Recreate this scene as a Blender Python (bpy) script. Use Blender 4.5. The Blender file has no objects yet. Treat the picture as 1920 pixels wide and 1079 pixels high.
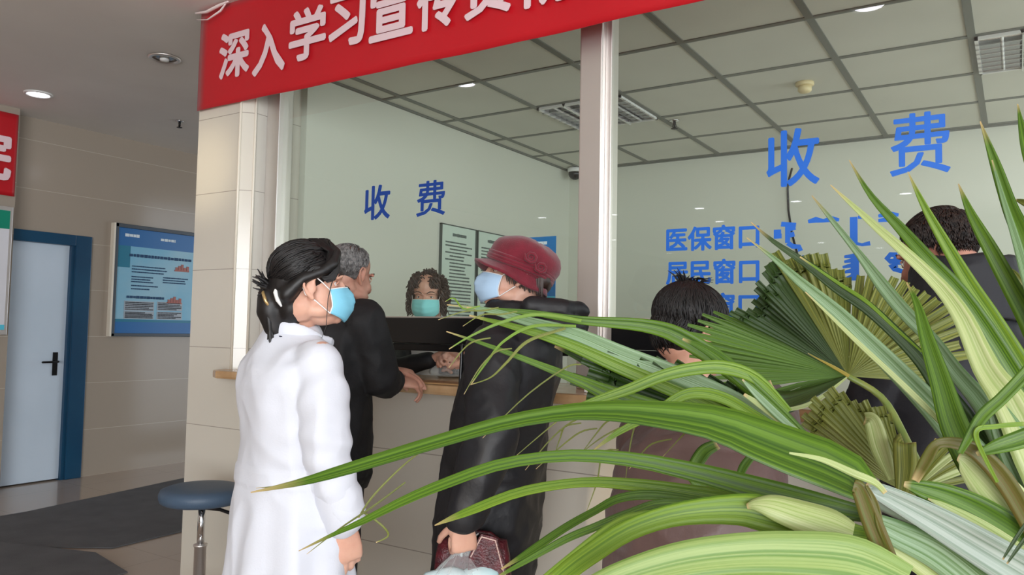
import bpy, bmesh, math, random
from mathutils import Vector, Matrix, noise, Quaternion
R_ = math.radians
random.seed(7)
SC = bpy.context.scene
COL = SC.collection

# ---------------------------------------------------------------- camera, sky, daylight, exposure
CAM = Vector((0.0, 0.0, 1.35))
FPX = 1472.0
ROT = Matrix(((0.84058262, 0.01489727, 0.54147847),
              (0.54136686, -0.05727091, -0.8388337),
              (0.01851464, 0.99824752, -0.05620582)))
cd = bpy.data.cameras.new('camera'); cam = bpy.data.objects.new('camera', cd); COL.objects.link(cam)
cd.sensor_width = 36.0; cd.lens = 36.0 * FPX / 1920.0; cd.clip_start = 0.02
cam.matrix_world = Matrix.Translation(CAM) @ ROT.to_4x4()
SC.camera = cam

w = bpy.data.worlds.new('daylight'); SC.world = w; w.use_nodes = True
w.node_tree.nodes['Background'].inputs[0].default_value = (0.80, 0.90, 1.0, 1)
w.node_tree.nodes['Background'].inputs[1].default_value = 2.4

def area(name, loc, aim, sx, sy, power, col):
    l = bpy.data.lights.new(name, 'AREA'); l.shape = 'RECTANGLE'; l.size = sx; l.size_y = sy
    l.energy = power; l.color = col
    o = bpy.data.objects.new(name, l); COL.objects.link(o)
    d = Vector(aim) - Vector(loc)
    o.matrix_world = Matrix.Translation(loc) @ d.to_track_quat('-Z', 'Z').to_matrix().to_4x4()
    return o
# the glazed entrance behind and to the right of the camera lets the daylight in
area('entrance_daylight', (3.3, -5.2, 1.5), (-0.6, 2.6, 1.5), 5.6, 2.7, 570, (0.96, 0.98, 1.0))
area('side_window_daylight', (4.6, 0.2, 1.7), (-2.0, 1.2, 1.2), 4.0, 2.4, 60, (0.97, 0.98, 1.0))
area('corridor_daylight', (-5.4, 9.6, 1.8), (-5.4, 4.0, 1.6), 2.4, 2.2, 12, (1.0, 0.97, 0.92))
area('office_fill_light', (2.6, 4.6, 1.75), (-3.3, 4.4, 1.7), 2.2, 1.5, 34, (0.92, 1.0, 0.95))  # unseen lamp added to brighten the office walls
def patch_spot(name, loc, aim, power, deg, col, blend):
    l = bpy.data.lights.new(name, 'SPOT'); l.energy = power; l.spot_size = math.radians(deg); l.spot_blend = blend; l.color = col; l.shadow_soft_size = .12
    o = bpy.data.objects.new(name, l); COL.objects.link(o)
    o.matrix_world = Matrix.Translation(loc) @ (Vector(aim) - Vector(loc)).to_track_quat('-Z', 'Z').to_matrix().to_4x4()
# added unseen spot lamps that imitate warm sun patches on the tiles
patch_spot('sun_patch_spot_pillar', (-4.2, -5.0, 2.3), (-3.70, 2.64, 2.2), 1000, 5, (1.0, .86, .6), 1.0)
patch_spot('sun_patch_spot_counter', (-.75, -2.6, 1.6), (-1.16, 2.64, .72), 420, 7, (1.0, .84, .6), 1.0)
vs = SC.view_settings
vs.view_transform = 'Standard'; vs.look = 'None'; vs.exposure = 0.0; vs.gamma = 1.0; vs.use_curve_mapping = False
SC.cycles.use_denoising = True
SC.cycles.max_bounces = 8; SC.cycles.transparent_max_bounces = 16; SC.cycles.glossy_bounces = 4
SC.cycles.sample_clamp_indirect = 6.0; SC.cycles.caustics_reflective = False; SC.cycles.caustics_refractive = False

# ---------------------------------------------------------------- helpers
def P(px, py, depth):
    """a place in the room, read off the photograph at a given distance"""
    return CAM + (ROT @ Vector(((px - 960.0) / FPX, (539.5 - py) / FPX, -1.0))) * depth
def lin(c):
    return tuple((v / 12.92 if v <= 0.04045 else ((v + 0.055) / 1.055) ** 2.4) for v in c)
def rgb(r, g, b): return lin((r / 255.0, g / 255.0, b / 255.0)) + (1.0,)
MATS = {}
def mat(name, col, rough=0.5, metal=0.0, spec=0.5, bump=None, vary=None, sheen=0.0, trans=0.0, emit=None, scale3=None):
    """principled material; vary = (noise scale, darker colour), bump = (noise scale, strength)"""
    m = bpy.data.materials.new(name); m.use_nodes = True; MATS[name] = m
    nt = m.node_tree; b = nt.nodes['Principled BSDF']
    b.inputs['Base Color'].default_value = col; b.inputs['Roughness'].default_value = rough
    b.inputs['Metallic'].default_value = metal; b.inputs['Specular IOR Level'].default_value = spec
    if sheen: b.inputs['Sheen Weight'].default_value = sheen
    if trans: b.inputs['Transmission Weight'].default_value = trans
    if emit:
        b.inputs['Emission Color'].default_value = emit[0]; b.inputs['Emission Strength'].default_value = emit[1]
    if vary or bump:
        g = nt.nodes.new('ShaderNodeNewGeometry'); src = g.outputs['Position']
        if scale3:
            v = nt.nodes.new('ShaderNodeVectorMath'); v.operation = 'MULTIPLY'; v.inputs[1].default_value = scale3
            nt.links.new(src, v.inputs[0]); src = v.outputs[0]
    if vary:
        n = nt.nodes.new('ShaderNodeTexNoise'); n.inputs['Scale'].default_value = vary[0]; n.inputs['Detail'].default_value = 5
        nt.links.new(src, n.inputs['Vector'])
        mx = nt.nodes.new('ShaderNodeMix'); mx.data_type = 'RGBA'
        rm = nt.nodes.new('ShaderNodeMapRange'); rm.inputs[1].default_value = .35; rm.inputs[2].default_value = .65
        nt.links.new(n.outputs['Fac'], rm.inputs[0]); nt.links.new(rm.outputs[0], mx.inputs[0])
        mx.inputs[6].default_value = col; mx.inputs[7].default_value = vary[1]
        nt.links.new(mx.outputs[2], b.inputs['Base Color'])
    if bump:
        n = nt.nodes.new('ShaderNodeTexNoise'); n.inputs['Scale'].default_value = bump[0]; n.inputs['Detail'].default_value = 4
        nt.links.new(src, n.inputs['Vector'])
        bp = nt.nodes.new('ShaderNodeBump'); bp.inputs['Strength'].default_value = bump[1]; bp.inputs['Distance'].default_value = .004
        nt.links.new(n.outputs['Fac'], bp.inputs['Height']); nt.links.new(bp.outputs[0], b.inputs['Normal'])
    return m
def tile_mat(name, col, grout, size, axes, rough, offs=(0, 0), gw=0.004, marb=(3.0, 0.92), soft=None):
    """wall or floor tiles: grout lines at regular steps along two world axes"""
    m = bpy.data.materials.new(name); m.use_nodes = True; MATS[name] = m
    nt = m.node_tree; b = nt.nodes['Principled BSDF']; b.inputs['Roughness'].default_value = rough
    g = nt.nodes.new('ShaderNodeNewGeometry'); s = nt.nodes.new('ShaderNodeSeparateXYZ'); nt.links.new(g.outputs['Position'], s.inputs[0])
    masks = []
    for ax, sz, of in zip(axes, size, offs):
        a = nt.nodes.new('ShaderNodeMath'); a.operation = 'ADD'; a.inputs[1].default_value = of + 100 * sz
        nt.links.new(s.outputs[ax], a.inputs[0])
        d = nt.nodes.new('ShaderNodeMath'); d.operation = 'MODULO'; d.inputs[1].default_value = sz; nt.links.new(a.outputs[0], d.inputs[0])
        c = nt.nodes.new('ShaderNodeMath'); c.operation = 'LESS_THAN'; c.inputs[1].default_value = gw; nt.links.new(d.outputs[0], c.inputs[0])
        masks.append(c)
    mxm = nt.nodes.new('ShaderNodeMath'); mxm.operation = 'MAXIMUM'
    nt.links.new(masks[0].outputs[0], mxm.inputs[0]); nt.links.new(masks[1].outputs[0], mxm.inputs[1])
    n = nt.nodes.new('ShaderNodeTexNoise'); n.inputs['Scale'].default_value = marb[0]; n.inputs['Detail'].default_value = 6
    nt.links.new(g.outputs['Position'], n.inputs['Vector'])
    m1 = nt.nodes.new('ShaderNodeMix'); m1.data_type = 'RGBA'; nt.links.new(n.outputs['Fac'], m1.inputs[0])
    m1.inputs[6].default_value = col; m1.inputs[7].default_value = tuple(v * marb[1] for v in col[:3]) + (1,)
    m2 = nt.nodes.new('ShaderNodeMix'); m2.data_type = 'RGBA'; nt.links.new(mxm.outputs[0], m2.inputs[0])
    nt.links.new(m1.outputs[2], m2.inputs[6]); m2.inputs[7].default_value = grout
    nt.links.new(m2.outputs[2], b.inputs['Base Color'])
    return m

class MB:
    """collects shapes into one mesh"""
    def __init__(s): s.v = []; s.f = []; s.uv = None
    def add(s, vs, fs):
        k = len(s.v); s.v += [tuple(v) for v in vs]; s.f += [tuple(i + k for i in f) for f in fs]; return s
    def box(s, x0, x1, y0, y1, z0, z1, M=None):
        vs = [Vector(p) for p in ((x0,y0,z0),(x1,y0,z0),(x1,y1,z0),(x0,y1,z0),(x0,y0,z1),(x1,y0,z1),(x1,y1,z1),(x0,y1,z1))]
        if M: vs = [M @ v for v in vs]
        return s.add(vs, [(0,3,2,1),(4,5,6,7),(0,1,5,4),(1,2,6,5),(2,3,7,6),(3,0,4,7)])
    def prism(s, poly, z0, z1):
        n = len(poly)
        vs = [(x, y, z0) for x, y in poly] + [(x, y, z1) for x, y in poly]
        return s.add(vs, [tuple(range(n - 1, -1, -1)), tuple(range(n, 2 * n))] + [(i, (i+1) % n, n + (i+1) % n, n + i) for i in range(n)])
    def lathe(s, prof, M=None, n=24):
        """profile of (radius, z) turned about z"""
        vs = []; M = M or Matrix()
        for r, z in prof:
            for k in range(n):
                a = 2 * math.pi * k / n; vs.append(M @ Vector((r * math.cos(a), r * math.sin(a), z)))
        fs = []
        for i in range(len(prof) - 1):
            for k in range(n):
                fs.append((i*n+k, i*n+(k+1) % n, (i+1)*n+(k+1) % n, (i+1)*n+k))
        fs.append(tuple(range(n - 1, -1, -1))); fs.append(tuple((len(prof)-1)*n + k for k in range(n)))
        return s.add(vs, fs)
    def ell(s, c, r, M=None, n=16, q=10, rot=None):
        c = Vector(c); vs = []; fs = []; M = M or Matrix(); Q = rot.to_matrix() if rot is not None else Matrix.Identity(3)
        vs.append(M @ (c + Q @ Vector((0, 0, r[2]))))
        for i in range(1, q):
            t = math.pi * i / q
            for k in range(n):
                a = 2 * math.pi * k / n
                vs.append(M @ (c + Q @ Vector((r[0]*math.sin(t)*math.cos(a), r[1]*math.sin(t)*math.sin(a), r[2]*math.cos(t)))))
        vs.append(M @ (c + Q @ Vector((0, 0, -r[2]))))
        for k in range(n): fs.append((0, 1 + k, 1 + (k+1) % n))
        for i in range(q - 2):
            for k in range(n): fs.append((1+i*n+k, 1+(i+1)*n+k, 1+(i+1)*n+(k+1) % n, 1+i*n+(k+1) % n))
        L = len(vs) - 1; b0 = 1 + (q-2)*n
        for k in range(n): fs.append((b0 + k, L, b0 + (k+1) % n))
        return s.add(vs, fs)
    def loft(s, rings, caps=True):
        """rings: lists of points, all the same count"""
        n = len(rings[0]); vs = [p for r in rings for p in r]; fs = []
        for i in range(len(rings) - 1):
            for k in range(n): fs.append((i*n+k, i*n+(k+1) % n, (i+1)*n+(k+1) % n, (i+1)*n+k))
        if caps:
            fs.append(tuple(range(n - 1, -1, -1))); fs.append(tuple((len(rings)-1)*n + k for k in range(n)))
        return s.add(vs, fs)
    def tube(s, pts, rad, n=10, M=None, flat=1.0, up=None, round_ends=True):
        """limb or cord through pts; rad a number or one per point"""
        pts = [Vector(p) for p in pts]
        if M: pts = [M @ p for p in pts]
        m = len(pts); rad = [rad] * m if not hasattr(rad, '__len__') else list(rad)
        tg = []
        for i in range(m):
            a = pts[max(i-1, 0)]; b = pts[min(i+1, m-1)]; d = (b - a)
            tg.append(d.normalized() if d.length > 1e-9 else Vector((0, 0, 1)))
        u = Vector(up) if up is not None else (Vector((0, 0, 1)) if abs(tg[0].z) < .9 else Vector((1, 0, 0)))
        if M and up is not None: u = M.to_3x3() @ u
        cs = []
        if round_ends:
            for f_, sc_ in ((1.0, .0), (.8, .6), (.4, .92)): cs.append((pts[0] - tg[0] * rad[0] * f_, tg[0], rad[0] * max(sc_, .05)))
        cs += [(pts[i], tg[i], rad[i]) for i in range(m)]
        if round_ends:
            for f_, sc_ in ((.4, .92), (.8, .6), (1.0, .0)): cs.append((pts[-1] + tg[-1] * rad[-1] * f_, tg[-1], rad[-1] * max(sc_, .05)))
        rings = []
        for c, t, r in cs:
            u = (u - t * u.dot(t)); u = u.normalized() if u.length > 1e-6 else t.orthogonal().normalized()
            v = t.cross(u)
            rings.append([c + (u * math.cos(2*math.pi*k/n) * flat + v * math.sin(2*math.pi*k/n)) * r for k in range(n)])
        return s.loft(rings)
    def mesh(s, name, smooth=True):
        me = bpy.data.meshes.new(name); me.from_pydata(s.v, [], s.f); me.validate()
        bm = bmesh.new(); bm.from_mesh(me); bmesh.ops.recalc_face_normals(bm, faces=bm.faces); bm.to_mesh(me); bm.free()
        if smooth:
            me.polygons.foreach_set('use_smooth', [True] * len(me.polygons))
        return me
    def build(s, name, m, parent=None, smooth=False, bevel=0.0, **kw):
        me = s.mesh(name, smooth)
        if bevel:
            bm = bmesh.new(); bm.from_mesh(me)
            es = [e for e in bm.edges if len(e.link_faces) == 2 and e.calc_face_angle(0) > .6]
            bmesh.ops.bevel(bm, geom=es, offset=bevel, segments=2, profile=.6, affect='EDGES', clamp_overlap=True)
            bm.to_mesh(me); bm.free()
        return link(name, me, m, parent, **kw)
def link(name, me, m, parent=None, **kw):
    o = bpy.data.objects.new(name, me); COL.objects.link(o)
    if m is not None:
        me.materials.clear(); me.materials.append(m)
    if parent is not None:
        o.parent = parent; o.matrix_parent_inverse = parent_inv(parent)
    for k, v in kw.items(): o[k] = v
    return o
def world_of(o):
    M = o.matrix_basis.copy()
    return (world_of(o.parent) @ o.matrix_parent_inverse @ M) if o.parent else M
def parent_inv(p): return world_of(p).inverted()
def tag(o, label, cat, group=None, kind=None):
    o['label'] = label; o['category'] = cat
    if group: o['group'] = group
    if kind: o['kind'] = kind
    return o
def empty(name, loc, label=None, cat=None, group=None, kind=None):
    o = bpy.data.objects.new(name, None); COL.objects.link(o); o.location = loc; o.empty_display_size = .1
    if label: tag(o, label, cat, group, kind)
    return o
def struct(o, label=None, cat=None):
    o['kind'] = 'structure'
    if label: o['label'] = label
    if cat: o['category'] = cat
    return o
def remesh(mb, name, voxel, smooth_it=4, smooth_f=.5):
    """one continuous skin over all the collected shapes"""
    me = mb.mesh(name); o = bpy.data.objects.new(name, me); COL.objects.link(o)
    r = o.modifiers.new('r', 'REMESH'); r.mode = 'VOXEL'; r.voxel_size = voxel; r.use_smooth_shade = True
    if smooth_it:
        s = o.modifiers.new('s', 'SMOOTH'); s.iterations = smooth_it; s.factor = smooth_f
    dg = bpy.context.evaluated_depsgraph_get()
    out = bpy.data.meshes.new_from_object(o.evaluated_get(dg)); out.name = name
    bpy.data.objects.remove(o); bpy.data.meshes.remove(me)
    out.polygons.foreach_set('use_smooth', [True] * len(out.polygons))
    return out
def wrinkle(me, fn):
    """move every vertex along its normal by fn(position, normal)"""
    ns = [v.normal.copy() for v in me.vertices]
    for v, n_ in zip(me.vertices, ns):
        v.co = v.co + n_ * fn(v.co, n_)
    me.update()
def fold(p, f, amp, seed=0.0, ax=(1, 1, 1)):
    q = Vector((p.x * ax[0] * f + seed, p.y * ax[1] * f + seed * .7, p.z * ax[2] * f))
    r = 1.0 - 2.2 * abs(noise.noise(q))
    return amp * r
def text(body, name, m, origin, right, up, x0, x1, z0, z1, bold=.02, depth=.002, parent=None):
    """vinyl lettering that fills the rectangle x0..x1 by z0..z1 of the plane (origin, right, up); bold = stroke fattening in metres"""
    c = bpy.data.curves.new(name, 'FONT'); c.body = body; c.resolution_u = 3
    o = bpy.data.objects.new(name, c); COL.objects.link(o)
    dg = bpy.context.evaluated_depsgraph_get(); dg.update()
    me = bpy.data.meshes.new_from_object(o.evaluated_get(dg))
    bpy.data.objects.remove(o)
    vs = [v.co.copy() for v in me.vertices]; fs = [tuple(p.vertices) for p in me.polygons]; bpy.data.meshes.remove(me)
    a0, a1 = min(v.x for v in vs), max(v.x for v in vs); b0, b1 = min(v.y for v in vs), max(v.y for v in vs)
    right = Vector(right).normalized(); up = Vector(up).normalized(); nrm = right.cross(up); O = Vector(origin); mb = MB()
    for k in range(9):
        du, dv = (0, 0) if k == 8 else (bold * math.cos(k * math.pi / 4), bold * math.sin(k * math.pi / 4))
        mb.add([O + right * (x0 + bold + (v.x - a0) / (a1 - a0) * (x1 - x0 - 2 * bold) + du) + up * (z0 + bold + (v.y - b0) / (b1 - b0) * (z1 - z0 - 2 * bold) + dv) + nrm * (depth * (.5 + k / 16)) for v in vs], fs)
    me = bpy.data.meshes.new(name); me.from_pydata(mb.v, [], mb.f)
    return link(name, me, m, parent)
def strokes(name, m, origin, right, up, segs, wdt, depth=.002, parent=None):
    """flat vinyl strokes: segs are polylines of (u, v) or (u, v, width factor)"""
    right = Vector(right).normalized(); up = Vector(up).normalized(); nrm = right.cross(up); O = Vector(origin) + nrm * depth; mb = MB()
    for q, pl in enumerate(segs):
        n = len(pl); vs = []
        for i, p in enumerate(pl):
            a = pl[max(i-1, 0)]; b = pl[min(i+1, n-1)]; dx, dy = b[0]-a[0], b[1]-a[1]; l = math.hypot(dx, dy) or 1
            k = wdt * (p[2] if len(p) > 2 else 1.0) / 2
            vs += [O + right*(p[0] - dy/l*k) + up*(p[1] + dx/l*k) + nrm*q*2e-5, O + right*(p[0] + dy/l*k) + up*(p[1] - dx/l*k) + nrm*q*2e-5]
        mb.add(vs, [(2*i, 2*i+1, 2*i+3, 2*i+2) for i in range(n - 1)])
    me = bpy.data.meshes.new(name); me.from_pydata(mb.v, [], mb.f)
    return link(name, me, m, parent)
def text_lines(mb, origin, right, up, u0, u1, v0, v1, rows, h, rnd, gap=.15, d0=.001, d1=.0025, indent=0.0):
    """rows of short dashes like small print seen from afar"""
    right = Vector(right).normalized(); up = Vector(up).normalized(); nrm = right.cross(up); O = Vector(origin)
    for r in range(rows):
        v = v1 - (v1 - v0) * (r + .5) / rows
        u = u0 + (indent if rnd.random() < .4 else 0); end = u1 - (u1 - u0) * (rnd.random() * .35 if rnd.random() < .5 else 0)
        while u < end:
            l = min(h * rnd.uniform(.7, 1.4), end - u)
            if l < h * .3: break
            hh = h * rnd.uniform(.75, 1.0)
            vs = [O + right*a + up*b + nrm*c for c in (d0, d1) for a, b in ((u, v - hh/2), (u + l, v - hh/2), (u + l, v + hh/2), (u, v + hh/2))]
            mb.add(vs, [(0,3,2,1),(4,5,6,7),(0,1,5,4),(1,2,6,5),(2,3,7,6),(3,0,4,7)])
            u += l + h * gap
    return mb
LETTERS = [('深', -3.584, -3.334, 2.66, 2.915), ('入', -3.311, -3.062, 2.635, 2.904), ('学', -3.038, -2.778, 2.66, 2.924), ('习', -2.76, -2.522, 2.677, 2.941), ('宣', -2.497, -2.234, 2.661, 2.919), ('传', -2.215, -1.985, 2.655, 2.894), ('贯', -1.955, -1.715, 2.655, 2.91), ('彻', -1.685, -1.44, 2.645, 2.91)]
# ---------------------------------------------------------------- materials of the place
M_tile = tile_mat('cream_wall_tile', rgb(222, 216, 203), rgb(168, 160, 148), (.413, 60.0), (2, 0), .16, offs=(.003, .3), marb=(1.6, .9))
M_tileL = tile_mat('beige_hall_tile', rgb(172, 160, 146), rgb(196, 186, 172), (.413, 60.0), (2, 1), .14, offs=(.003, .3), marb=(1.2, .88))
M_floor = tile_mat('polished_floor_tile', rgb(190, 172, 156), rgb(150, 135, 122), (.8, .8), (0, 1), .07, offs=(.2, .37), gw=.003, marb=(2.0, .9))
M_ceil = mat('white_ceiling_paint', rgb(230, 227, 222), .85, vary=(1.1, rgb(222, 218, 213)))
M_office = mat('office_wall_paint', rgb(212, 213, 201), .6)
M_offtile = mat('office_ceiling_board', rgb(216, 216, 206), .8, vary=(2.5, rgb(210, 210, 200)))
M_grid = mat('grey_ceiling_grid', rgb(112, 115, 108), .5)
M_trim = mat('pale_corner_trim', rgb(236, 228, 212), .3)
M_steel = mat('brushed_steel', rgb(236, 231, 227), .45, metal=1.0, bump=(40, .05), scale3=(40, 40, .6))
M_dark = mat('black_plastic', rgb(22, 22, 24), .25)
M_ledge = mat('tan_marble', rgb(206, 172, 132), .22, vary=(9, rgb(184, 146, 104)))
M_red = mat('red_banner_cloth', rgb(196, 10, 28), .42, vary=(1.5, rgb(186, 8, 25)), sheen=.1)
M_chars = mat('banner_white_print', rgb(232, 205, 210), .6)
M_blue = mat('blue_vinyl_lettering', rgb(28, 104, 205), .45)
M_navy = mat('navy_vinyl_lettering', rgb(22, 66, 150), .45)
M_frameblue = mat('blue_door_frame_paint', rgb(20, 74, 106), .3, vary=(2, rgb(16, 64, 96)))
M_door = mat('pale_blue_door', rgb(208, 222, 236), .4, vary=(1.5, rgb(200, 215, 229)))
M_black = mat('black_metal', rgb(24, 24, 26), .3, metal=.4)
M_white = mat('white_plastic', rgb(232, 232, 230), .35)
M_mat = mat('charcoal_mat', rgb(104, 105, 108), .9, bump=(260, .7), vary=(5, rgb(94, 95, 98)))
M_print = mat('small_print', rgb(58, 62, 66), .7)
M_chrome = mat('chrome', rgb(220, 220, 222), .08, metal=1.0)

def glass_mat(name, tint, k):
    m = bpy.data.materials.new(name); m.use_nodes = True; nt = m.node_tree; nt.nodes.clear()
    out = nt.nodes.new('ShaderNodeOutputMaterial'); mix = nt.nodes.new('ShaderNodeMixShader')
    t = nt.nodes.new('ShaderNodeBsdfTransparent'); t.inputs[0].default_value = tint
    g = nt.nodes.new('ShaderNodeBsdfGlossy'); g.inputs['Roughness'].default_value = 0.012; g.inputs[0].default_value = (1, 1, 1, 1)
    f = nt.nodes.new('ShaderNodeFresnel'); f.inputs[0].default_value = 1.5
    mm = nt.nodes.new('ShaderNodeMath'); mm.operation = 'MULTIPLY'; mm.inputs[1].default_value = k
    gm = nt.nodes.new('ShaderNodeNewGeometry'); fr = nt.nodes.new('ShaderNodeMath'); fr.operation = 'SUBTRACT'; fr.inputs[0].default_value = 1.0
    nt.links.new(gm.outputs['Backfacing'], fr.inputs[1]); m3 = nt.nodes.new('ShaderNodeMath'); m3.operation = 'MULTIPLY'
    nt.links.new(f.outputs[0], m3.inputs[0]); nt.links.new(fr.outputs[0], m3.inputs[1]); nt.links.new(m3.outputs[0], mm.inputs[0]); nt.links.new(mm.outputs[0], mix.inputs[0])
    nt.links.new(t.outputs[0], mix.inputs[1]); nt.links.new(g.outputs[0], mix.inputs[2]); nt.links.new(mix.outputs[0], out.inputs[0])
    return m
M_glass = glass_mat('office_glass', (.955, .975, .96, 1), 1.5)

# ---------------------------------------------------------------- the hall: floor, ceiling, walls
HC = 3.08          # hall ceiling
YC, YG = 2.64, 2.80   # counter front, glass line
struct(MB().box(-7.2, 5.2, -12.0, 12.0, -.1, 0).build('floor', M_floor), 'polished beige tiled floor of the hall')
# hall ceiling, open over nothing: it stops at the office partition and runs on over the corridor
mb = MB(); mb.box(-7.2, 5.2, -12.0, YC + .1, HC, HC + .12); mb.box(-7.2, -3.6, YC + .1, 12.0, HC, HC + .12)
struct(mb.build('ceiling', M_ceil), 'white painted hall ceiling with recessed downlights')
# corridor wall with the door opening (door leaf 3.16..3.70, frame to 3.82)
XW = -6.97
mb = MB(); mb.box(XW - .2, XW, 3.83, 12.0, 0, HC); mb.box(XW - .2, XW, -12, 2.70, 0, HC); mb.box(XW - .2, XW, 2.70, 3.83, 2.125, HC)
struct(mb.build('wall_left', M_tileL), 'beige tiled corridor wall with the blue framed door')
mb = MB(); mb.box(XW, -6.78, -12, 3.10, 0, HC)
struct(mb.build('wall_pier', M_tileL), 'tiled wall pier carrying the red banner and white notice board')
mb = MB(); mb.box(XW - .2, 5.2, -12.2, -12.0, 0, HC)
struct(mb.build('wall_rear', M_tile))
mb = MB(); mb.box(-7.0, -3.6, 11.9, 12.0, 0, HC)
struct(mb.build('wall_corridor_end', M_tileL))

# ---------------------------------------------------------------- payment counter: pier, counter front, ledge, header
XL = -3.775
poly = [(XL, YC), (-3.42, YC), (-3.366, 2.694), (-3.366, 3.0), (XL, 3.0)]
pier = MB().prism(poly, 0, HC).build('pillar_left', M_tile)
struct(pier, 'cream tiled pillar at the left end of the payment counter')
mb = MB()
for x, y in ((-3.42, YC), (-3.366, 2.694)):
    mb.lathe([(.007, 1.13), (.007, HC)], Matrix.Translation((x, y - .002, 0)), 10)
struct(mb.build('trim_1', M_trim, smooth=True), 'pale corner beads on the pillar chamfer')
mb = MB(); mb.box(-3.42, 2.6, YC, 3.0, 0, 1.09)
struct(mb.build('counter_base', M_tile), 'cream tiled front of the payment counter')
# office side wall behind the pillar, seen from the corridor
struct(MB().box(XL, -3.42, 3.0, 6.3, 0, HC).build('wall_corridor', M_tile))
mb = MB(); mb.prism([(-3.47, 2.62), (-3.43, 2.535), (-3.36, 2.50), (2.6, 2.50), (2.6, 3.04), (-3.365, 3.04), (-3.365, 2.80), (-3.47, 2.64)], 1.09, 1.13)
ledge = mb.build('counter_ledge', M_ledge, smooth=False, bevel=.012)
tag(ledge, 'long tan marble ledge running along the tiled payment counter', 'ledge')
mb = MB(); mb.box(-3.42, 2.6, YC + .02, 3.0, 2.72, HC)
struct(mb.build('wall_header', M_tile), 'tiled header over the office windows behind the red banner')

# steel frames
mb = MB(); mb.box(-3.366, -3.27, 2.765, 2.86, 1.13, 2.72)
st = mb.build('trim_2', M_steel, bevel=.004); struct(st, 'brushed steel jamb beside the tiled pillar')
mull = empty('mullion', (-1.42, 2.76, 1.13)); struct(mull, 'broad brushed steel post between the two office windows')
MB().box(-1.472, -1.372, 2.755, 2.87, 1.13, 2.72).build('post', M_steel, mull, bevel=.006)
MB().box(-1.372, -1.345, 2.785, 2.85, 1.13, 2.72).build('glazing_bead', M_steel, mull, bevel=.003)
mb = MB(); mb.box(-3.27, -1.472, 2.785, 2.835, 2.66, 2.72); mb.box(-1.345, 2.6, 2.785, 2.835, 2.66, 2.72)
struct(mb.build('trim_3', M_steel, bevel=.004))
mb = MB(); mb.box(-3.27, -1.472, 2.785, 2.815, 1.395, 1.412); mb.box(-1.345, 2.6, 2.785, 2.815, 1.395, 1.412)
struct(mb.build('trim_4', M_steel, bevel=.003), 'slim steel rail under the office glass')

win1 = MB().box(-3.27, -1.472, YG - .004, YG + .004, 1.41, 2.67).build('window_1', M_glass); struct(win1, 'left office window pane with two small blue characters')
win2 = MB().box(-1.345, 2.6, YG - .004, YG + .004, 1.41, 2.67).build('window_2', M_glass); struct(win2, 'right office window pane with large blue characters')
sidep = MB().box(-3.27, -2.56, YG - .004, YG + .004, 1.13, 1.395).build('window_3', M_glass); struct(sidep, 'low glass pane beside the display strip')
X_, Z_ = (1, 0, 0), (0, 0, 1)
gl = (0, YG - .0075, 0)
text('收', 'lettering', M_navy, gl, X_, Z_, -2.666, -2.499, 1.875, 2.044, .0035, .002, win1)
text('费', 'lettering', M_navy, gl, X_, Z_, -2.338, -2.17, 1.872, 2.036, .0025, .002, win1)
text('收', 'lettering', M_blue, gl, X_, Z_, -.741, -.562, 1.872, 2.075, .0035, .002, win2)
text('费', 'lettering', M_blue, gl, X_, Z_, -.345, -.171, 1.876, 2.078, .0025, .002, win2)
text('医保窗口', 'lettering', M_blue, gl, X_, Z_, -1.113, -.765, 1.660, 1.752, .0028, .002, win2)
text('居民窗口', 'lettering', M_blue, gl, X_, Z_, -1.113, -.765, 1.535, 1.628, .0028, .002, win2)
text('窗口', 'lettering', M_blue, gl, X_, Z_, -.935, -.765, 1.415, 1.505, .0028, .002, win2)
# the vertical script beside it, stroke by stroke
mong = [
 [(-.715, 1.715), (-.69, 1.715)], [(-.715, 1.70), (-.688, 1.70)], [(-.668, 1.742), (-.668, 1.675)], [(-.69, 1.742), (-.64, 1.735)],
 [(-.668, 1.722), (-.642, 1.728)], [(-.668, 1.70), (-.645, 1.705)], [(-.668, 1.675), (-.65, 1.662), (-.63, 1.66), (-.625, 1.645)],
 [(-.60, 1.745, .7), (-.575, 1.75, 1.2), (-.55, 1.745, .7), (-.525, 1.75, 1.2), (-.50, 1.745, .6)],
 [(-.455, 1.752, 1.4), (-.455, 1.664, 1.4)], [(-.45, 1.664, .6), (-.43, 1.658, .6), (-.405, 1.662, .9)], [(-.442, 1.750, .6), (-.415, 1.748, .6)],
 [(-.38, 1.75, .6), (-.35, 1.755, 1.2), (-.32, 1.75, .6)], [(-.38, 1.735, .6), (-.35, 1.738), (-.325, 1.732, .6)],
 [(-.62, 1.622), (-.60, 1.60)], [(-.62, 1.622), (-.595, 1.62)], [(-.61, 1.575), (-.59, 1.55), (-.585, 1.54)], [(-.62, 1.58), (-.60, 1.57)],
 [(-.452, 1.622, 1.5), (-.452, 1.54, 1.5)], [(-.452, 1.622), (-.485, 1.62, .5)], [(-.455, 1.608), (-.485, 1.603, .5)], [(-.455, 1.592), (-.49, 1.585, .5)],
 [(-.455, 1.575), (-.485, 1.568, .5)], [(-.455, 1.556), (-.48, 1.548, .5)], [(-.452, 1.62), (-.44, 1.626)],
 [(-.325, 1.622, 1.3), (-.325, 1.588, 1.3)], [(-.325, 1.62), (-.345, 1.622), (-.355, 1.61), (-.345, 1.60), (-.325, 1.602)], [(-.325, 1.59), (-.345, 1.582), (-.335, 1.576), (-.30, 1.562, .7), (-.27, 1.548, .5)]]
strokes('lettering', M_blue, gl, X_, Z_, mong, .017, .002, win2)

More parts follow.
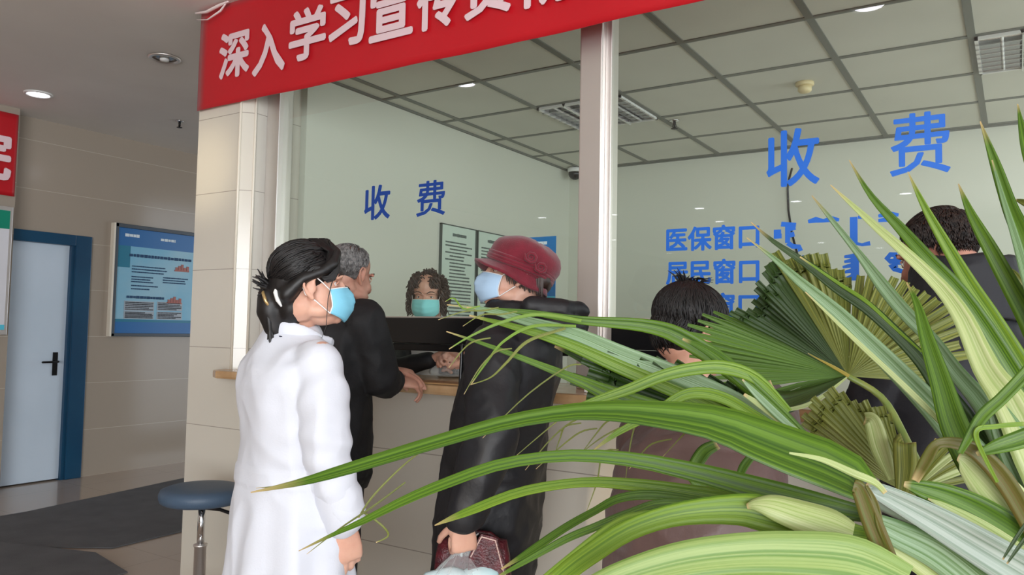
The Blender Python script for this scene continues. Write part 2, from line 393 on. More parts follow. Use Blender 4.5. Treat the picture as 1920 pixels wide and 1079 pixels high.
# black display strips under the glass
def strip(x0, x1, lab):
    o = empty('display_strip', (x0, 2.77, 1.257), lab, 'display', 'black display strips under the office glass')
    MB().box(x0, x1, 2.735, 2.83, 1.29, 1.405).build('screen', M_dark, o, bevel=.004)
    MB().box(x0, x1, 2.742, 2.83, 1.257, 1.287).build('lower_bar', M_black, o, bevel=.003)
    for xa, xb in ((x0 - .018, x0 - .002), (x1 + .002, x1 + .018)): MB().box(xa, xb, 2.74, 2.83, 1.257, 1.405).build('end_cap', M_steel, o)
strip(-2.54, -1.50, 'black display strip left of the steel post, above the money slot')
strip(-1.31, 2.3, 'black display strip right of the steel post, behind the palm')

# ---------------------------------------------------------------- office interior
OC = 2.78; XO = -3.32; YB = 6.05
struct(MB().box(-3.42, XO, 3.0, YB + .1, 0, OC + .1).build('wall_office_left', M_office), 'pale green office wall carrying the framed notices')
struct(MB().box(XO, 3.4, YB, YB + .1, 0, OC + .1).build('wall_office_back', M_office))
mb = MB(); mb.box(3.3, 3.4, 3.0, YB, 0, .9); mb.box(3.3, 3.4, 3.0, YB, 2.5, OC)
struct(mb.build('wall_office_right', M_office))
struct(MB().box(XO, 3.4, 3.0, YB, OC, OC + .1).build('ceiling_office', M_offtile), 'suspended office ceiling of square grey boards')
mb = MB()
xs = [-.165 + .6 * k for k in range(-5, 6)]; ys = [3.0 + .6 * k for k in range(0, 6)]
for x in xs: mb.box(x - .017, x + .017, 3.0, YB, OC - .006, OC + .01)
for y in ys: mb.box(XO, 3.3, y - .016, y + .016, OC - .005, OC + .01)
mb.box(XO, XO + .02, 3.0, YB, OC - .012, OC); mb.box(XO, 3.3, YB - .02, YB, OC - .012, OC)
struct(mb.build('trim_5', M_grid), 'grey suspension grid of the office ceiling')
struct(MB().box(XO, 3.3, 3.0, YB, -.005, .003).build('floor_office', M_floor))

def grille_lamp(cx, cy, lab):
    o = empty('ceiling_lamp', (cx, cy, OC), lab, 'ceiling lamp', 'louvred office ceiling lamps'); h = .29
    mb = MB(); z0, z1 = OC - .02, OC + .002
    mb.box(cx-h, cx+h, cy-h, cy-h+.015, z0, z1); mb.box(cx-h, cx+h, cy+h-.015, cy+h, z0, z1)
    mb.box(cx-h, cx-h+.015, cy-h, cy+h, z0, z1); mb.box(cx+h-.015, cx+h, cy-h, cy+h, z0, z1)
    mb.build('frame', M_white, o)
    mb = MB(); mb.box(cx-h+.01, cx+h-.01, cy-h+.01, cy+h-.01, OC - .003, OC - .001); mb.build('reflector', M_chrome, o)
    for k in range(3):
        x = cx - .18 + .18 * k
        mb = MB(); mb.tube([(x, cy - .26, OC - .012), (x, cy + .26, OC - .012)], .008, 10); mb.build('tube', M_white, o, smooth=True)
    mb = MB()
    for k in range(1, 3): x = cx - h + 2*h*k/3; mb.add([(x-.012,cy-h,OC-.004),(x+.012,cy-h,OC-.004),(x+.003,cy-h,OC-.03),(x-.003,cy-h,OC-.03),(x-.012,cy+h,OC-.004),(x+.012,cy+h,OC-.004),(x+.003,cy+h,OC-.03),(x-.003,cy+h,OC-.03)], [(0,1,2,3),(7,6,5,4),(0,4,5,1),(1,5,6,2),(2,6,7,3),(3,7,4,0)])
    for k in range(1, 8): y = cy - h + 2*h*k/8; mb.box(cx - h, cx + h, y - .0015, y + .0015, OC - .028, OC - .004)
    mb.build('louvre', M_chrome, o)
grille_lamp(-2.265, 4.5, 'unlit louvred ceiling lamp seen behind the steel post')
grille_lamp(.135, 4.5, 'unlit louvred ceiling lamp at the far right of the office ceiling')

M_cream = mat('cream_plastic', rgb(222, 205, 160), .5)
o = empty('smoke_detector', (-.99, 4.5, OC), 'cream smoke detector on the office ceiling', 'smoke detector')
MB().lathe([(.05, OC), (.05, OC - .015), (.046, OC - .02)], Matrix.Translation((-.99, 4.53, 0))).build('base', M_cream, o, smooth=True)
MB().lathe([(.036, OC - .02), (.038, OC - .045), (.028, OC - .056), (.01, OC - .058)], Matrix.Translation((-.99, 4.53, 0))).build('sensor_head', M_cream, o, smooth=True)
def sprinkler(x, y, z, lab):
    o = empty('sprinkler', (x, y, z), lab, 'sprinkler'); T = Matrix.Translation((x, y, 0))
    MB().lathe([(.035, z), (.032, z - .008), (.012, z - .012)], T).build('escutcheon', M_chrome, o, smooth=True)
    mb = MB(); mb.lathe([(.010, z - .01), (.010, z - .03), (.006, z - .034), (.006, z - .055)], T, 12)
    mb.tube([(x - .01, y, z - .03), (x - .014, y, z - .042), (x, y, z - .056)], .0025, 6); mb.tube([(x + .01, y, z - .03), (x + .014, y, z - .042), (x, y, z - .056)], .0025, 6)
    mb.build('body', M_black, o, smooth=True)
    MB().lathe([(.022, z - .055), (.024, z - .058), (.02, z - .06)], T, 16).build('deflector', M_black, o, smooth=True)
sprinkler(-1.91, 4.92, OC, 'small sprinkler head under the office ceiling beside the louvred lamp')
sprinkler(-5.94, 3.97, HC, 'dark sprinkler head under the hall ceiling')
# dome camera in the corner
o = empty('security_camera', (-3.2, 5.93, OC), 'black dome camera in the far corner of the office ceiling', 'security camera')
MB().lathe([(.065, OC - .01), (.066, OC - .035), (.058, OC - .045)], Matrix.Translation((-3.2, 5.93, 0))).build('housing', M_white, o, smooth=True)
MB().lathe([(.056, OC - .04), (.058, OC - .06), (.052, OC - .08), (.038, OC - .098), (.015, OC - .108)], Matrix.Translation((-3.2, 5.93, 0))).build('dome', M_dark, o, smooth=True)
# loose cable on the back wall
mb = MB(); mb.tube([(-1.40, 5.98, 2.60), (-1.425, 6.0, 2.53), (-1.44, 6.02, 2.46), (-1.435, 6.02, 2.3), (-1.41, 6.02, 2.12), (-1.375, 6.02, 1.98), (-1.35, 6.02, 1.86), (-1.34, 6.02, 1.7)], .008, 8)
tag(mb.build('cable', M_black, smooth=True), 'thin dark cable hanging down the back wall of the office', 'cable')

# framed notices on the office wall
M_nf = mat('slate_frame', rgb(74, 84, 80), .4); M_gp = mat('grey_print', rgb(96, 108, 104), .7)
M_notice = mat('pale_green_notice', rgb(204, 220, 208), .5)
def notice(y0, y1, z0, z1, lab, seed):
    o = empty('notice_board', (XO, y0, z0), lab, 'notice', 'framed notices on the office wall'); rnd = random.Random(seed); t = .015
    mb = MB(); mb.box(XO, XO+t+.006, y0, y0+.007, z0, z1); mb.box(XO, XO+t+.006, y1-.007, y1, z0, z1); mb.box(XO, XO+t+.006, y0, y1, z0, z0+.007); mb.box(XO, XO+t+.006, y0, y1, z1-.007, z1)
    mb.build('frame', M_nf, o)
    MB().box(XO, XO + t, y0 + .007, y1 - .007, z0 + .007, z1 - .007).build('sheet', M_notice, o)
    mb = MB(); org = (XO + t, 0, 0)
    text_lines(mb, org, (0, 1, 0), Z_, y0 + .13, y1 - .12, z1 - .085, z1 - .05, 1, .024, rnd, .1)
    text_lines(mb, org, (0, 1, 0), Z_, y0 + .05, y1 - .05, z0 + .05, z1 - .11, 24, .011, rnd, .25, indent=.05)
    mb.build('print', M_gp, o)
notice(4.215, 4.625, 1.35, 2.085, 'framed notice nearer the window, left of the two on the office wall', 3)
notice(4.645, 5.055, 1.35, 2.085, 'framed notice farther back, right of the two on the office wall', 4)
# blue leaflet and green sticker on the inside of the glass
M_leaf = mat('blue_leaflet', rgb(26, 120, 190), .45); M_cyan = mat('cyan_print', rgb(90, 200, 225), .5); M_green = mat('green_sticker', rgb(40, 170, 70), .45); M_wp = mat('white_print', rgb(225, 238, 245), .5)
o = empty('poster', (-1.7, 2.83, 1.43), 'small blue poster on the glass behind the maroon hat', 'poster')
MB().box(-1.815, -1.615, 2.832, 2.836, 1.43, 1.752).build('sheet', M_leaf, o)
MB().box(-1.815, -1.615, 2.8305, 2.832, 1.43, 1.50).build('lower_band', M_cyan, o)
rnd = random.Random(5); mb = MB(); text_lines(mb, (0, 2.832, 0), X_, Z_, -1.775, -1.655, 1.715, 1.735, 1, .016, rnd, .1); text_lines(mb, (0, 2.832, 0), X_, Z_, -1.79, -1.65, 1.53, 1.69, 6, .014, rnd, .2); mb.build('print', M_wp, o)
o = tag(MB().box(-1.925, -1.845, 2.832, 2.836, 1.70, 1.722).build('sticker', M_green), 'small green sticker on the glass beside the maroon hat', 'sticker')

# ---------------------------------------------------------------- red banners
def banner(name, O, right, length, height, thick, lab, waves=.006):
    """cloth strip hanging from its top edge; a little slack"""
    mb = MB(); nx, nz = 90, 14; right = Vector(right); n = right.cross(Vector(Z_)); O = Vector(O)
    pts = {}
    for i in range(nx + 1):
        for k in range(nz + 1):
            u = length * i / nx; v = height * k / nz; s = 1 - k / nz
            d = waves * (math.sin(u * 5.3) * .6 + math.sin(u * 2.1 + 1) + .5 * math.sin(u * 13 + v * 4)) * (.3 + .7 * s)
            pts[i, k] = (O + right * u + Vector((0, 0, v)) + n * (d + thick), O + right * u + Vector((0, 0, v)) + n * d)
    vs = []; idx = {}
    for s in (0, 1):
        for i in range(nx + 1):
            for k in range(nz + 1): idx[s, i, k] = len(vs); vs.append(pts[i, k][s])
    fs = []
    for i in range(nx):
        for k in range(nz):
            fs.append((idx[0,i,k], idx[0,i+1,k], idx[0,i+1,k+1], idx[0,i,k+1])); fs.append((idx[1,i,k], idx[1,i,k+1], idx[1,i+1,k+1], idx[1,i+1,k]))
    for i in range(nx): fs += [(idx[0,i,0], idx[1,i,0], idx[1,i+1,0], idx[0,i+1,0]), (idx[0,i,nz], idx[0,i+1,nz], idx[1,i+1,nz], idx[1,i,nz])]
    for k in range(nz): fs += [(idx[0,0,k], idx[0,0,k+1], idx[1,0,k+1], idx[1,0,k]), (idx[0,nx,k], idx[1,nx,k], idx[1,nx,k+1], idx[0,nx,k+1])]
    o = mb.add(vs, fs).build(name, M_red, smooth=True); return tag(o, lab, 'banner')
YBN = 2.625
bn = banner('banner', (-3.765, YBN, 2.525), X_, 6.0, .555, .002, 'long red banner with white characters hanging across the top of the office windows')
# letters: (char, left, right, bottom, top) on the banner plane
for ch, a, b, z0, z1 in LETTERS:
    text(ch, 'lettering', M_chars, (0, YBN - .012, 0), X_, Z_, a, b, z0, z1, .008, .002, bn)
b2 = banner('banner', (-6.765, 1.0, 2.36), (0, 1, 0), 2.085, .665, .002, 'red banner end with one white character on the tiled pier at far left', .003)
text('院', 'lettering', M_chars, (-6.752, 0, 0), (0, 1, 0), Z_, 2.60, 3.045, 2.47, 2.885, .012, .002, b2)
# white cable cleat and plastic wrapping at the banner's upper corner
M_film = mat('clear_packing_tape', rgb(240, 225, 222), .2)
mb = MB(); mb.tube([(-3.76, 2.585, 3.06), (-3.66, 2.58, 3.045), (-3.56, 2.585, 3.062), (-3.50, 2.59, 3.07)], [.008, .012, .012, .008], 8, flat=.6); mb.tube([(-3.75, 2.585, 3.02), (-3.65, 2.58, 3.0), (-3.55, 2.585, 3.03), (-3.52, 2.59, 3.06)], [.004, .006, .008, .005], 8, flat=.5)
tag(mb.build('tape', M_film, smooth=True), 'crumpled clear tape holding the upper corner of the long red banner', 'tape')

# ---------------------------------------------------------------- white notice board on the pier, poster, door
M_teal = mat('teal_print', rgb(12, 140, 112), .4); M_pale = mat('white_board', rgb(226, 226, 232), .3)
o = empty('notice_board', (-6.78, 2.5, 1.25), 'white notice board with a green top band at the far left edge', 'notice')
MB().box(-6.78, -6.735, 1.9, 3.07, 1.25, 2.27).build('frame', M_steel, o, bevel=.004)
MB().box(-6.736, -6.73, 1.93, 3.045, 1.29, 2.235).build('sheet', M_pale, o)
MB().box(-6.731, -6.727, 1.93, 3.045, 2.09, 2.235).build('top_band', M_teal, o)
MB().box(-6.731, -6.727, 1.93, 3.045, 1.29, 1.33).build('bottom_band', M_cyan, o)
rnd = random.Random(9); mb = MB(); text_lines(mb, (-6.73, 0, 0), (0, 1, 0), Z_, 2.0, 2.98, 1.40, 2.05, 9, .02, rnd, .2, indent=.1); mb.build('print', M_print, o)

# blue health poster
M_p1 = mat('poster_blue', rgb(30, 105, 170), .3); M_p2 = mat('poster_sky', rgb(120, 185, 215), .3, vary=(2.0, rgb(150, 195, 215))); M_p3 = mat('poster_teal', rgb(20, 120, 150), .3); M_p4 = mat('poster_grey', rgb(168, 178, 188), .3); M_p5 = mat('poster_orange', rgb(170, 100, 90), .4)
o = empty('poster', (XW, 4.07, 1.24), 'large framed blue health poster on the corridor wall right of the door', 'poster')
y0, y1, z0, z1 = 4.03, 5.75, 1.24, 2.28
mb = MB(); mb.box(XW, XW+.05, y0, y0+.03, z0, z1); mb.box(XW, XW+.05, y1-.03, y1, z0, z1); mb.box(XW, XW+.05, y0, y1, z0, z0+.03); mb.box(XW, XW+.05, y0, y1, z1-.035, z1)
mb.build('frame', mat('dark_grey_frame', rgb(70, 78, 86), .35), o, bevel=.004)
MB().box(XW, XW+.052, y0-.018, y0, z0, z1).build('side_rail', M_trim, o)
xf = XW + .03
MB().box(XW, xf, y0+.03, y1-.03, z0+.03, z1-.035).build('sheet', M_p2, o)
MB().box(xf, xf+.002, y0+.03, y1-.03, z1-.20, z1-.035).build('top_band', M_p1, o)
MB().box(xf, xf+.002, y0+.03, y1-.03, z0+.03, z0+.135).build('bottom_band', M_p1, o)
MB().box(xf, xf+.0025, y0+.03, y1-.03, z0+.135, z0+.16).build('teal_wave', M_p3, o)
MB().box(xf, xf+.002, y0+.03, y0+.16, z1-.40, z1-.20).build('teal_corner', M_p3, o)
mb = MB(); rnd = random.Random(12); org = (xf + .002, 0, 0); YY = (0, 1, 0)
text_lines(mb, org, YY, Z_, y0+.15, y0+.80, z1-.30, z1-.265, 1, .03, rnd, .25)
text_lines(mb, org, YY, Z_, y0+.14, y0+.52, z0+.35, z0+.385, 1, .026, rnd, .2)
for (a, b, c, d, n_) in ((.18, .58, .50, .57, 3), (.18, .40, .41, .47, 3), (.50, .78, .42, .48, 3), (.18, .45, .33 + .01, .37 + .02, 2)):
    text_lines(mb, org, YY, Z_, y0+a, y0+b, z0 + c + .09, z0 + d + .10, n_, .012, rnd, .2)
mb.build('print', mat('poster_print', rgb(30, 70, 110), .6), o)
for a, b, c, d in ((.12, .42, .24, .33), (.45, .72, .25, .335), (.12, .42, .165, .235), (.45, .72, .165, .24)):
    MB().box(xf+.001, xf+.003, y0+a, y0+b, z0+c, z0+d).build('text_panel', M_p4, o)
mb = MB()
for a, b, c, d in ((.13, .41, .245, .325), (.46, .71, .255, .33), (.13, .41, .17, .23), (.46, .71, .17, .235)):
    text_lines(mb, (xf + .003, 0, 0), YY, Z_, y0+a, y0+b, z0+c, z0+d, 5, .009, rnd, .15)
mb.build('panel_print', M_print, o)
for a, z in ((.70, .70), (.63, .38)):
    mb = MB()
    for k in range(5):
        mb.box(xf+.001, xf+.006, y0+a-.07+k*.03, y0+a-.045+k*.03, z0+z-.05, z0+z-.02+.03*((k*7) % 3)/2)
    mb.box(xf+.001, xf+.005, y0+a-.08, y0+a+.08, z0+z-.06, z0+z-.045); mb.build('picture', M_p5, o)
mb = MB(); org = (xf + .001, 0, 0)
mb.box(xf, xf+.003, y0+.88, y0+.885, z0+.23, z0+.72); mb.box(xf, xf+.003, y0+.88, y0+1.5, z0+.22, z0+.225); mb.box(xf, xf+.003, y0+.88, y0+1.5, z0+.72, z0+.725)
text_lines(mb, org, YY, Z_, y0+.92, y0+1.45, z0+.26, z0+.64, 14, .014, rnd, .2); mb.build('side_panel', M_print, o)
mb = MB(); text_lines(mb, (xf + .002, 0, 0), YY, Z_, y0+.46, y0+.70, z1-.125, z1-.09, 1, .028, rnd, .2); text_lines(mb, (xf + .002, 0, 0), YY, Z_, y0+.10, y0+.24, z1-.12, z1-.08, 1, .03, rnd, .1); mb.build('title', M_wp, o)

struct(MB().box(XW-.2, XW-.165, 2.70, 3.83, 0, 2.125).build('door_light_blocker', M_frameblue))  # unseen panel added to stop light leaking under the door
# the blue framed door in the corridor wall
d = empty('door_1', (XW, 3.3, 0)); struct(d, 'pale blue door in a dark blue frame on the corridor wall')
mb = MB(); mb.box(XW-.16, XW+.03, 3.69, 3.83, 0, 2.125); mb.box(XW-.16, XW+.03, 2.70, 2.82, 0, 2.125); mb.box(XW-.16, XW+.028, 2.82, 3.69, 2.03, 2.125)
mb.build('door_frame', M_frameblue, d, bevel=.006)
MB().box(XW-.16, XW+.012, 3.66, 3.69, 0, 2.03).build('door_stop', M_frameblue, d)
leaf = MB().box(XW-.11, XW-.02, 2.82, 3.66, .012, 2.03).build('door_leaf', M_door, d, bevel=.003)
h = MB().box(XW-.02, XW-.008, 3.56, 3.60, .90, 1.10).build('handle_plate', M_black, leaf, bevel=.003)
mb = MB(); mb.tube([(XW-.01, 3.58, 1.02), (XW+.04, 3.58, 1.02), (XW+.045, 3.56, 1.02), (XW+.045, 3.45, 1.018)], .009, 8)
mb.build('lever_handle', M_black, leaf, smooth=True)

# ---------------------------------------------------------------- hall downlights
M_lamp = mat('lit_lamp', (1, 1, 1, 1), .5, emit=((.93, .92, 1.0, 1), 14.0)); M_unlit = mat('unlit_lamp', rgb(170, 165, 155), .15, metal=.6)
def downlight(x, y, lit, lab, group):
    o = empty('downlight', (x, y, HC), lab, 'ceiling light', group); T = Matrix.Translation((x, y, 0))
    MB().lathe([(.075, HC), (.098, HC - .001), (.100, HC - .006), (.094, HC - .012), (.078, HC - .014), (.076, HC - .004)], T, 28).build('rim', M_white if lit else M_steel, o, smooth=True)
    MB().lathe([(.076, HC - .004), (.05, HC - .0045), (.02, HC - .005)], T, 28).build('lamp', M_lamp if lit else M_unlit, o, smooth=True)
    if not lit:
        MB().lathe([(.03, HC - .005), (.028, HC - .02), (.012, HC - .026)], T, 16).build('bulb', M_white, o, smooth=True)
downlight(-6.19, 2.95, True, 'lit round downlight in the hall ceiling at upper left', None)
downlight(-4.62, 2.96, False, 'unlit round downlight in the hall ceiling beside the long red banner', None)
for x, y in ((-4.5, 4.5), (-3.23, 1.25), (-.63, 1.25), (-6.0, -4.5), (-4.92, -4.7), (-3.62, -4.68), (-2.36, -4.68), (-3.77, -6.0), (-6.25, -7.5), (-6.2, -10.1), (-3.0, -9.4), (-2.2, -10.7), (-1.1, -4.68)):
    downlight(x, y, True, 'lit round downlight showing only as a spot mirrored in the glass', 'downlights mirrored in the office glass')

# ---------------------------------------------------------------- floor mats
def floor_mat(poly, z, lab):
    mb = MB(); rnd = random.Random(2); mb.prism(poly, z, z + .008)
    return tag(mb.build('floor_mat', M_mat, bevel=.003), lab, 'mat')
floor_mat([(-5.98, 1.8), (-4.60, 2.75), (-4.62, 3.3), (-4.62, 11.0), (-6.20, 11.0), (-6.20, 4.3), (-5.95, 2.9)], .001, 'charcoal runner lying along the corridor floor')
floor_mat([(-8.9 + 2.2, 1.4), (-3.9, 1.2), (-4.06, 2.52), (-4.55, 2.62), (-5.2, 2.42), (-6.7, 2.30)], .010, 'charcoal mat crossing in front, its corner overlapping the corridor runner')

# ---------------------------------------------------------------- stool
M_vinyl = mat('blue_grey_vinyl', rgb(72, 92, 114), .5, bump=(150, .15))
sx, sy = -3.08, 2.25
o = empty('stool', (sx, sy, 0), 'round blue grey swivel stool on a chrome post beside the tiled pillar', 'stool'); T = Matrix.Translation((sx, sy, 0))
MB().lathe([(.02, .562), (.16, .563), (.176, .572), (.183, .59), (.183, .605), (.176, .622), (.15, .632), (.08, .636), (.01, .637)], T, 40).build('seat', M_vinyl, o, smooth=True)
MB().lathe([(.016, .37), (.016, .565)], T, 20).build('piston', M_chrome, o, smooth=True)
MB().lathe([(.026, .10), (.026, .37), (.03, .37), (.03, .378), (.016, .38)], T, 20).build('column', M_steel, o, smooth=True)
mb = MB(); mb.tube([(sx + .02, sy - .02, .545), (sx + .10, sy + .02, .54), (sx + .17, sy + .05, .52)], .008, 8); mb.build('height_lever', M_dark, o, smooth=True)
for k in range(5):
    a = 2 * math.pi * k / 5; c, s = math.cos(a), math.sin(a)
    mb = MB(); mb.tube([(sx, sy, .10), (sx + c * .12, sy + s * .12, .09), (sx + c * .25, sy + s * .25, .065)], [.024, .02, .014], 8); mb.build('leg', M_chrome, o, smooth=True)
    mb = MB(); mb.tube([(sx + c * .25 - s * .012, sy + s * .25 + c * .012, .027), (sx + c * .25 + s * .012, sy + s * .25 - c * .012, .027)], .025, 12); mb.build('castor', M_dark, o, smooth=True)
# ================================================================ people
M_skin = mat('skin', rgb(218, 172, 150), .5, vary=(14, rgb(206, 154, 132)), bump=(300, .08))
M_skinr = mat('ruddy_skin', rgb(186, 132, 112), .55, vary=(16, rgb(168, 112, 94)), bump=(300, .1))
M_skinm = mat('pale_ruddy_skin', rgb(206, 158, 138), .55, vary=(16, rgb(188, 134, 114)), bump=(300, .1))
for m in (M_skin, M_skinr, M_skinm):
    b = m.node_tree.nodes['Principled BSDF']; b.inputs['Subsurface Weight'].default_value = .12; b.inputs['Subsurface Radius'].default_value = (.012, .004, .002); b.inputs['Subsurface Scale'].default_value = .6
M_hairb = mat('black_hair', rgb(24, 20, 20), .48, vary=(60, rgb(14, 12, 12)))
M_hairbr = mat('dark_brown_hair', rgb(66, 46, 38), .45, vary=(60, rgb(38, 27, 22)))
M_hairg = mat('grey_hair', rgb(142, 140, 138), .5, vary=(80, rgb(88, 86, 86)))
M_hairs = mat('short_dark_hair', rgb(56, 42, 36), .5, vary=(80, rgb(26, 21, 20)))
M_maskb = mat('blue_mask_fabric', rgb(128, 200, 226), .7, bump=(400, .15))
M_maskp = mat('pale_blue_mask_fabric', rgb(176, 206, 234), .7, bump=(400, .15))
M_maskt = mat('turquoise_mask_fabric', rgb(146, 232, 234), .7, bump=(400, .15))
M_band = mat('white_elastic', rgb(240, 238, 236), .6)
M_coatw = mat('white_cotton', rgb(212, 215, 224), .75, bump=(220, .12), sheen=.1)
M_blackcloth = mat('black_jacket_cloth', rgb(22, 22, 25), .7, bump=(120, .2))
M_puffer = mat('black_puffer_nylon', rgb(22, 22, 26), .55, bump=(60, .25))
M_darknavy = mat('navy_black_jacket', rgb(15, 16, 23), .7, bump=(120, .2))
M_brown = mat('mauve_brown_puffer', rgb(92, 70, 66), .48, bump=(70, .25), sheen=.1)
M_trous = mat('dark_trousers', rgb(38, 38, 42), .8, bump=(200, .2))
M_shoe = mat('black_shoe', rgb(24, 22, 22), .35)
M_felt = mat('maroon_felt', rgb(118, 14, 38), .85, bump=(350, .5), vary=(40, rgb(104, 10, 32)), sheen=.3)
M_eyew = mat('eye_white', rgb(232, 228, 224), .2); M_iris = mat('dark_iris', rgb(38, 24, 18), .15)
M_brow = mat('eyebrow', rgb(50, 36, 30), .7)

def frame(loc, f, pitch=0.0, roll=0.0):
    """matrix whose +Y looks along f (a world direction in plan), tipped up by pitch"""
    f = Vector((f[0], f[1], 0)).normalized(); a = math.atan2(-f.x, f.y)
    return Matrix.Translation(loc) @ Matrix.Rotation(a, 4, 'Z') @ Matrix.Rotation(R_(pitch), 4, 'X') @ Matrix.Rotation(R_(roll), 4, 'Y')
def cam_dir(r, f):
    """plan direction given as (to the right in the photo, away from the lens)"""
    v = ROT @ Vector((r, 0, -f)); return (v.x, v.y)

def head_shapes(mb, M, nose=1.0, k=1.0):
    E = lambda c, r, rot=None: mb.ell(c, r, M, 20, 14, rot)
    E((0, -.014, .045), (.074, .094, .079)); E((0, .026, -.028), (.061, .064, .088)); E((0, .034, -.086), (.043, .046, .030))
    E((0, .068, -.098), (.021, .018, .016)); E((0, -.04, -.02), (.058, .06, .06))
    for s in (-1, 1):
        E((s * .035, .056, -.034), (.024, .025, .025)); E((s * .046, .022, -.070), (.018, .045, .022))
        mb.tube([(s * .012, .090, .018), (s * .030, .088, .024), (s * .050, .074, .018)], [.006, .008, .007], 8, M)
        E((s * .010, .100, -.040), (.008, .010, .007))
        # ear: plate, rim, lobe, tragus
        q = Quaternion((0, 0, 1), R_(-s * 22)) @ Quaternion((1, 0, 0), R_(-12))
        E((s * .077, -.006, -.006), (.0065, .017, .030), q)
        rim = []
        for t in range(9):
            a = R_(-40 + t * 31); rim.append(Vector((s * (.083), -.008 - .0185 * math.sin(a + .5), -.002 + .032 * math.cos(a + .2))))
        mb.tube([(s * .084, .008, .016)] + [(s * .087, -.002, .029), (s * .089, -.017, .030), (s * .090, -.026, .016), (s * .088, -.025, -.004), (s * .084, -.016, -.024), (s * .079, -.003, -.036)], [.004, .0048, .005, .005, .005, .0055, .007], 8, M)
        E((s * .078, .008, -.010), (.006, .005, .008))
    mb.tube([(0, .086, .010), (0, .096, -.012), (0, .107, -.034), (0, .103, -.044)], [.008, .0085 * nose, .0115 * nose, .010], 10, M)
    E((0, .090, -.066), (.024, .010, .007)); E((0, .088, -.077), (.020, .010, .007))
def face_bits(root, M, gaze=(0, 1, 0)):
    for s in (-1, 1):
        mb = MB(); mb.ell((s * .0295, .0655, .000), (.0125, .0115, .0115), M, 16, 10); e = mb.build('eye', M_eyew, root, smooth=True)
        mb = MB(); mb.ell((s * .0295 + gaze[0] * .003, .0758, .000 + gaze[2] * .003), (.0056, .0022, .0056), M, 12, 8); mb.build('iris', M_iris, e, smooth=True)
        mb = MB(); mb.tube([(s * .017, .079, .001), (s * .024, .0805, .0062), (s * .032, .0805, .0078), (s * .040, .0775, .005), (s * .046, .072, .000)], [.0018, .0028, .003, .0028, .0018], 8, M)
        mb.tube([(s * .018, .0785, -.003), (s * .026, .079, -.0075), (s * .034, .079, -.008), (s * .044, .073, -.003)], [.0012, .002, .002, .0012], 8, M); mb.build('eyelid', M_skin, e, smooth=True)
        mb = MB()
        mb.tube([(s * .014, .0935, .020), (s * .028, .0940, .0275), (s * .042, .086, .027), (s * .054, .076, .019)], [.0018, .003, .0026, .001], 8, M, flat=1.0); mb.build('eyebrow', M_brow, root, smooth=True)
def hand_shapes(mb, M, side, curl=(25, 30, 35, 40), spread=4.0, thumb=(35, 20), scale=1.0, bend2=1.0):
    """M: wrist at origin, fingers along +Y, palm facing -Z; side +1 puts the thumb at +X"""
    S = Matrix.Scale(scale, 4); M = M @ S
    ring = []
    for y, hw, ht, zc in ((-.03, .024, .019, 0), (0, .027, .019, 0), (.03, .036, .0165, .001), (.06, .041, .0145, .002), (.085, .041, .0125, .002), (.097, .038, .010, .0)):
        ring.append([M @ Vector((hw * math.copysign(abs(math.cos(a)) ** .75, math.cos(a)), y, zc + ht * math.sin(a))) for a in [2 * math.pi * i / 16 for i in range(16)]])
    mb.loft(ring)
    mb.ell((side * .026, .032, -.009), (.016, .032, .014), M, 14, 8)
    xs = [.031, .0105, -.0105, -.030]; ln = [(.042, .025, .020), (.046, .029, .021), (.043, .027, .021), (.034, .020, .018)]; rr = [.0088, .0092, .0088, .0078]
    for i in range(4):
        p = Vector((side * xs[i], .088 - .004 * abs(i - 1), .0)); a = 0.0; sp = R_(side * spread * (1.2 - i * .8)); pts = [p - Vector((0, .022, 0)), p.copy()]
        for j, l in enumerate(ln[i]):
            a += R_(curl[i] * (1.0, 1.25 * bend2, .8 * bend2)[j])
            d = Vector((math.sin(sp) * math.cos(a), math.cos(sp) * math.cos(a), -math.sin(a)))
            p = p + d * l; pts.append(p.copy())
        r = rr[i]
        mb.tube(pts, [r * 1.05, r * 1.1, r, r * .93, r * .78], 10, M)
    a0 = R_(thumb[0]); dn = R_(thumb[1])
    p0 = Vector((side * .022, .018, -.008)); d1 = Vector((side * math.sin(a0 + .35), math.cos(a0 + .35), -math.sin(dn))).normalized(); d2 = Vector((side * math.sin(a0), math.cos(a0), -math.sin(dn * 1.5))).normalized(); d3 = Vector((side * math.sin(a0 - .35), math.cos(a0 - .35), -math.sin(dn * 1.9))).normalized()
    p1 = p0 + d1 * .040; p2 = p1 + d2 * .032; p3 = p2 + d3 * .024
    mb.tube([p0, p1, p2, p3], [.0135, .0115, .0102, .0085], 10, M)
def hand_frame(wrist, along, palm):
    """wrist place, finger direction, direction the palm faces"""
    y = Vector(along).normalized(); z = -Vector(palm); z = (z - y * z.dot(y)).normalized(); x = y.cross(z)
    m = Matrix((x, y, z)).transposed().to_4x4(); m.translation = Vector(wrist); return m
def ring(c, rx, ry, M=None, n=28, p=1.0, ax=None, ay=None):
    c = Vector(c); ax = Vector(ax or (1, 0, 0)); ay = Vector(ay or (0, 1, 0)); out = []
    for i in range(n):
        a = 2 * math.pi * i / n; ca, sa = math.cos(a), math.sin(a)
        q = c + ax * rx * math.copysign(abs(ca) ** p, ca) + ay * ry * math.copysign(abs(sa) ** p, sa)
        out.append(M @ q if M else q)
    return out
def legs(mb, M, hipz, sx=.085, foot=True):
    for s in (-1, 1):
        mb.tube([(s * sx, 0, hipz), (s * sx * 1.02, .01, hipz * .55), (s * sx, -.01, .09)], [.078, .052, .036], 12, M)
        mb.tube([(s * sx, -.02, .05), (s * sx * 1.1, .06, .04), (s * sx * 1.2, .13, .032)], [.036, .036, .026], 10, M)
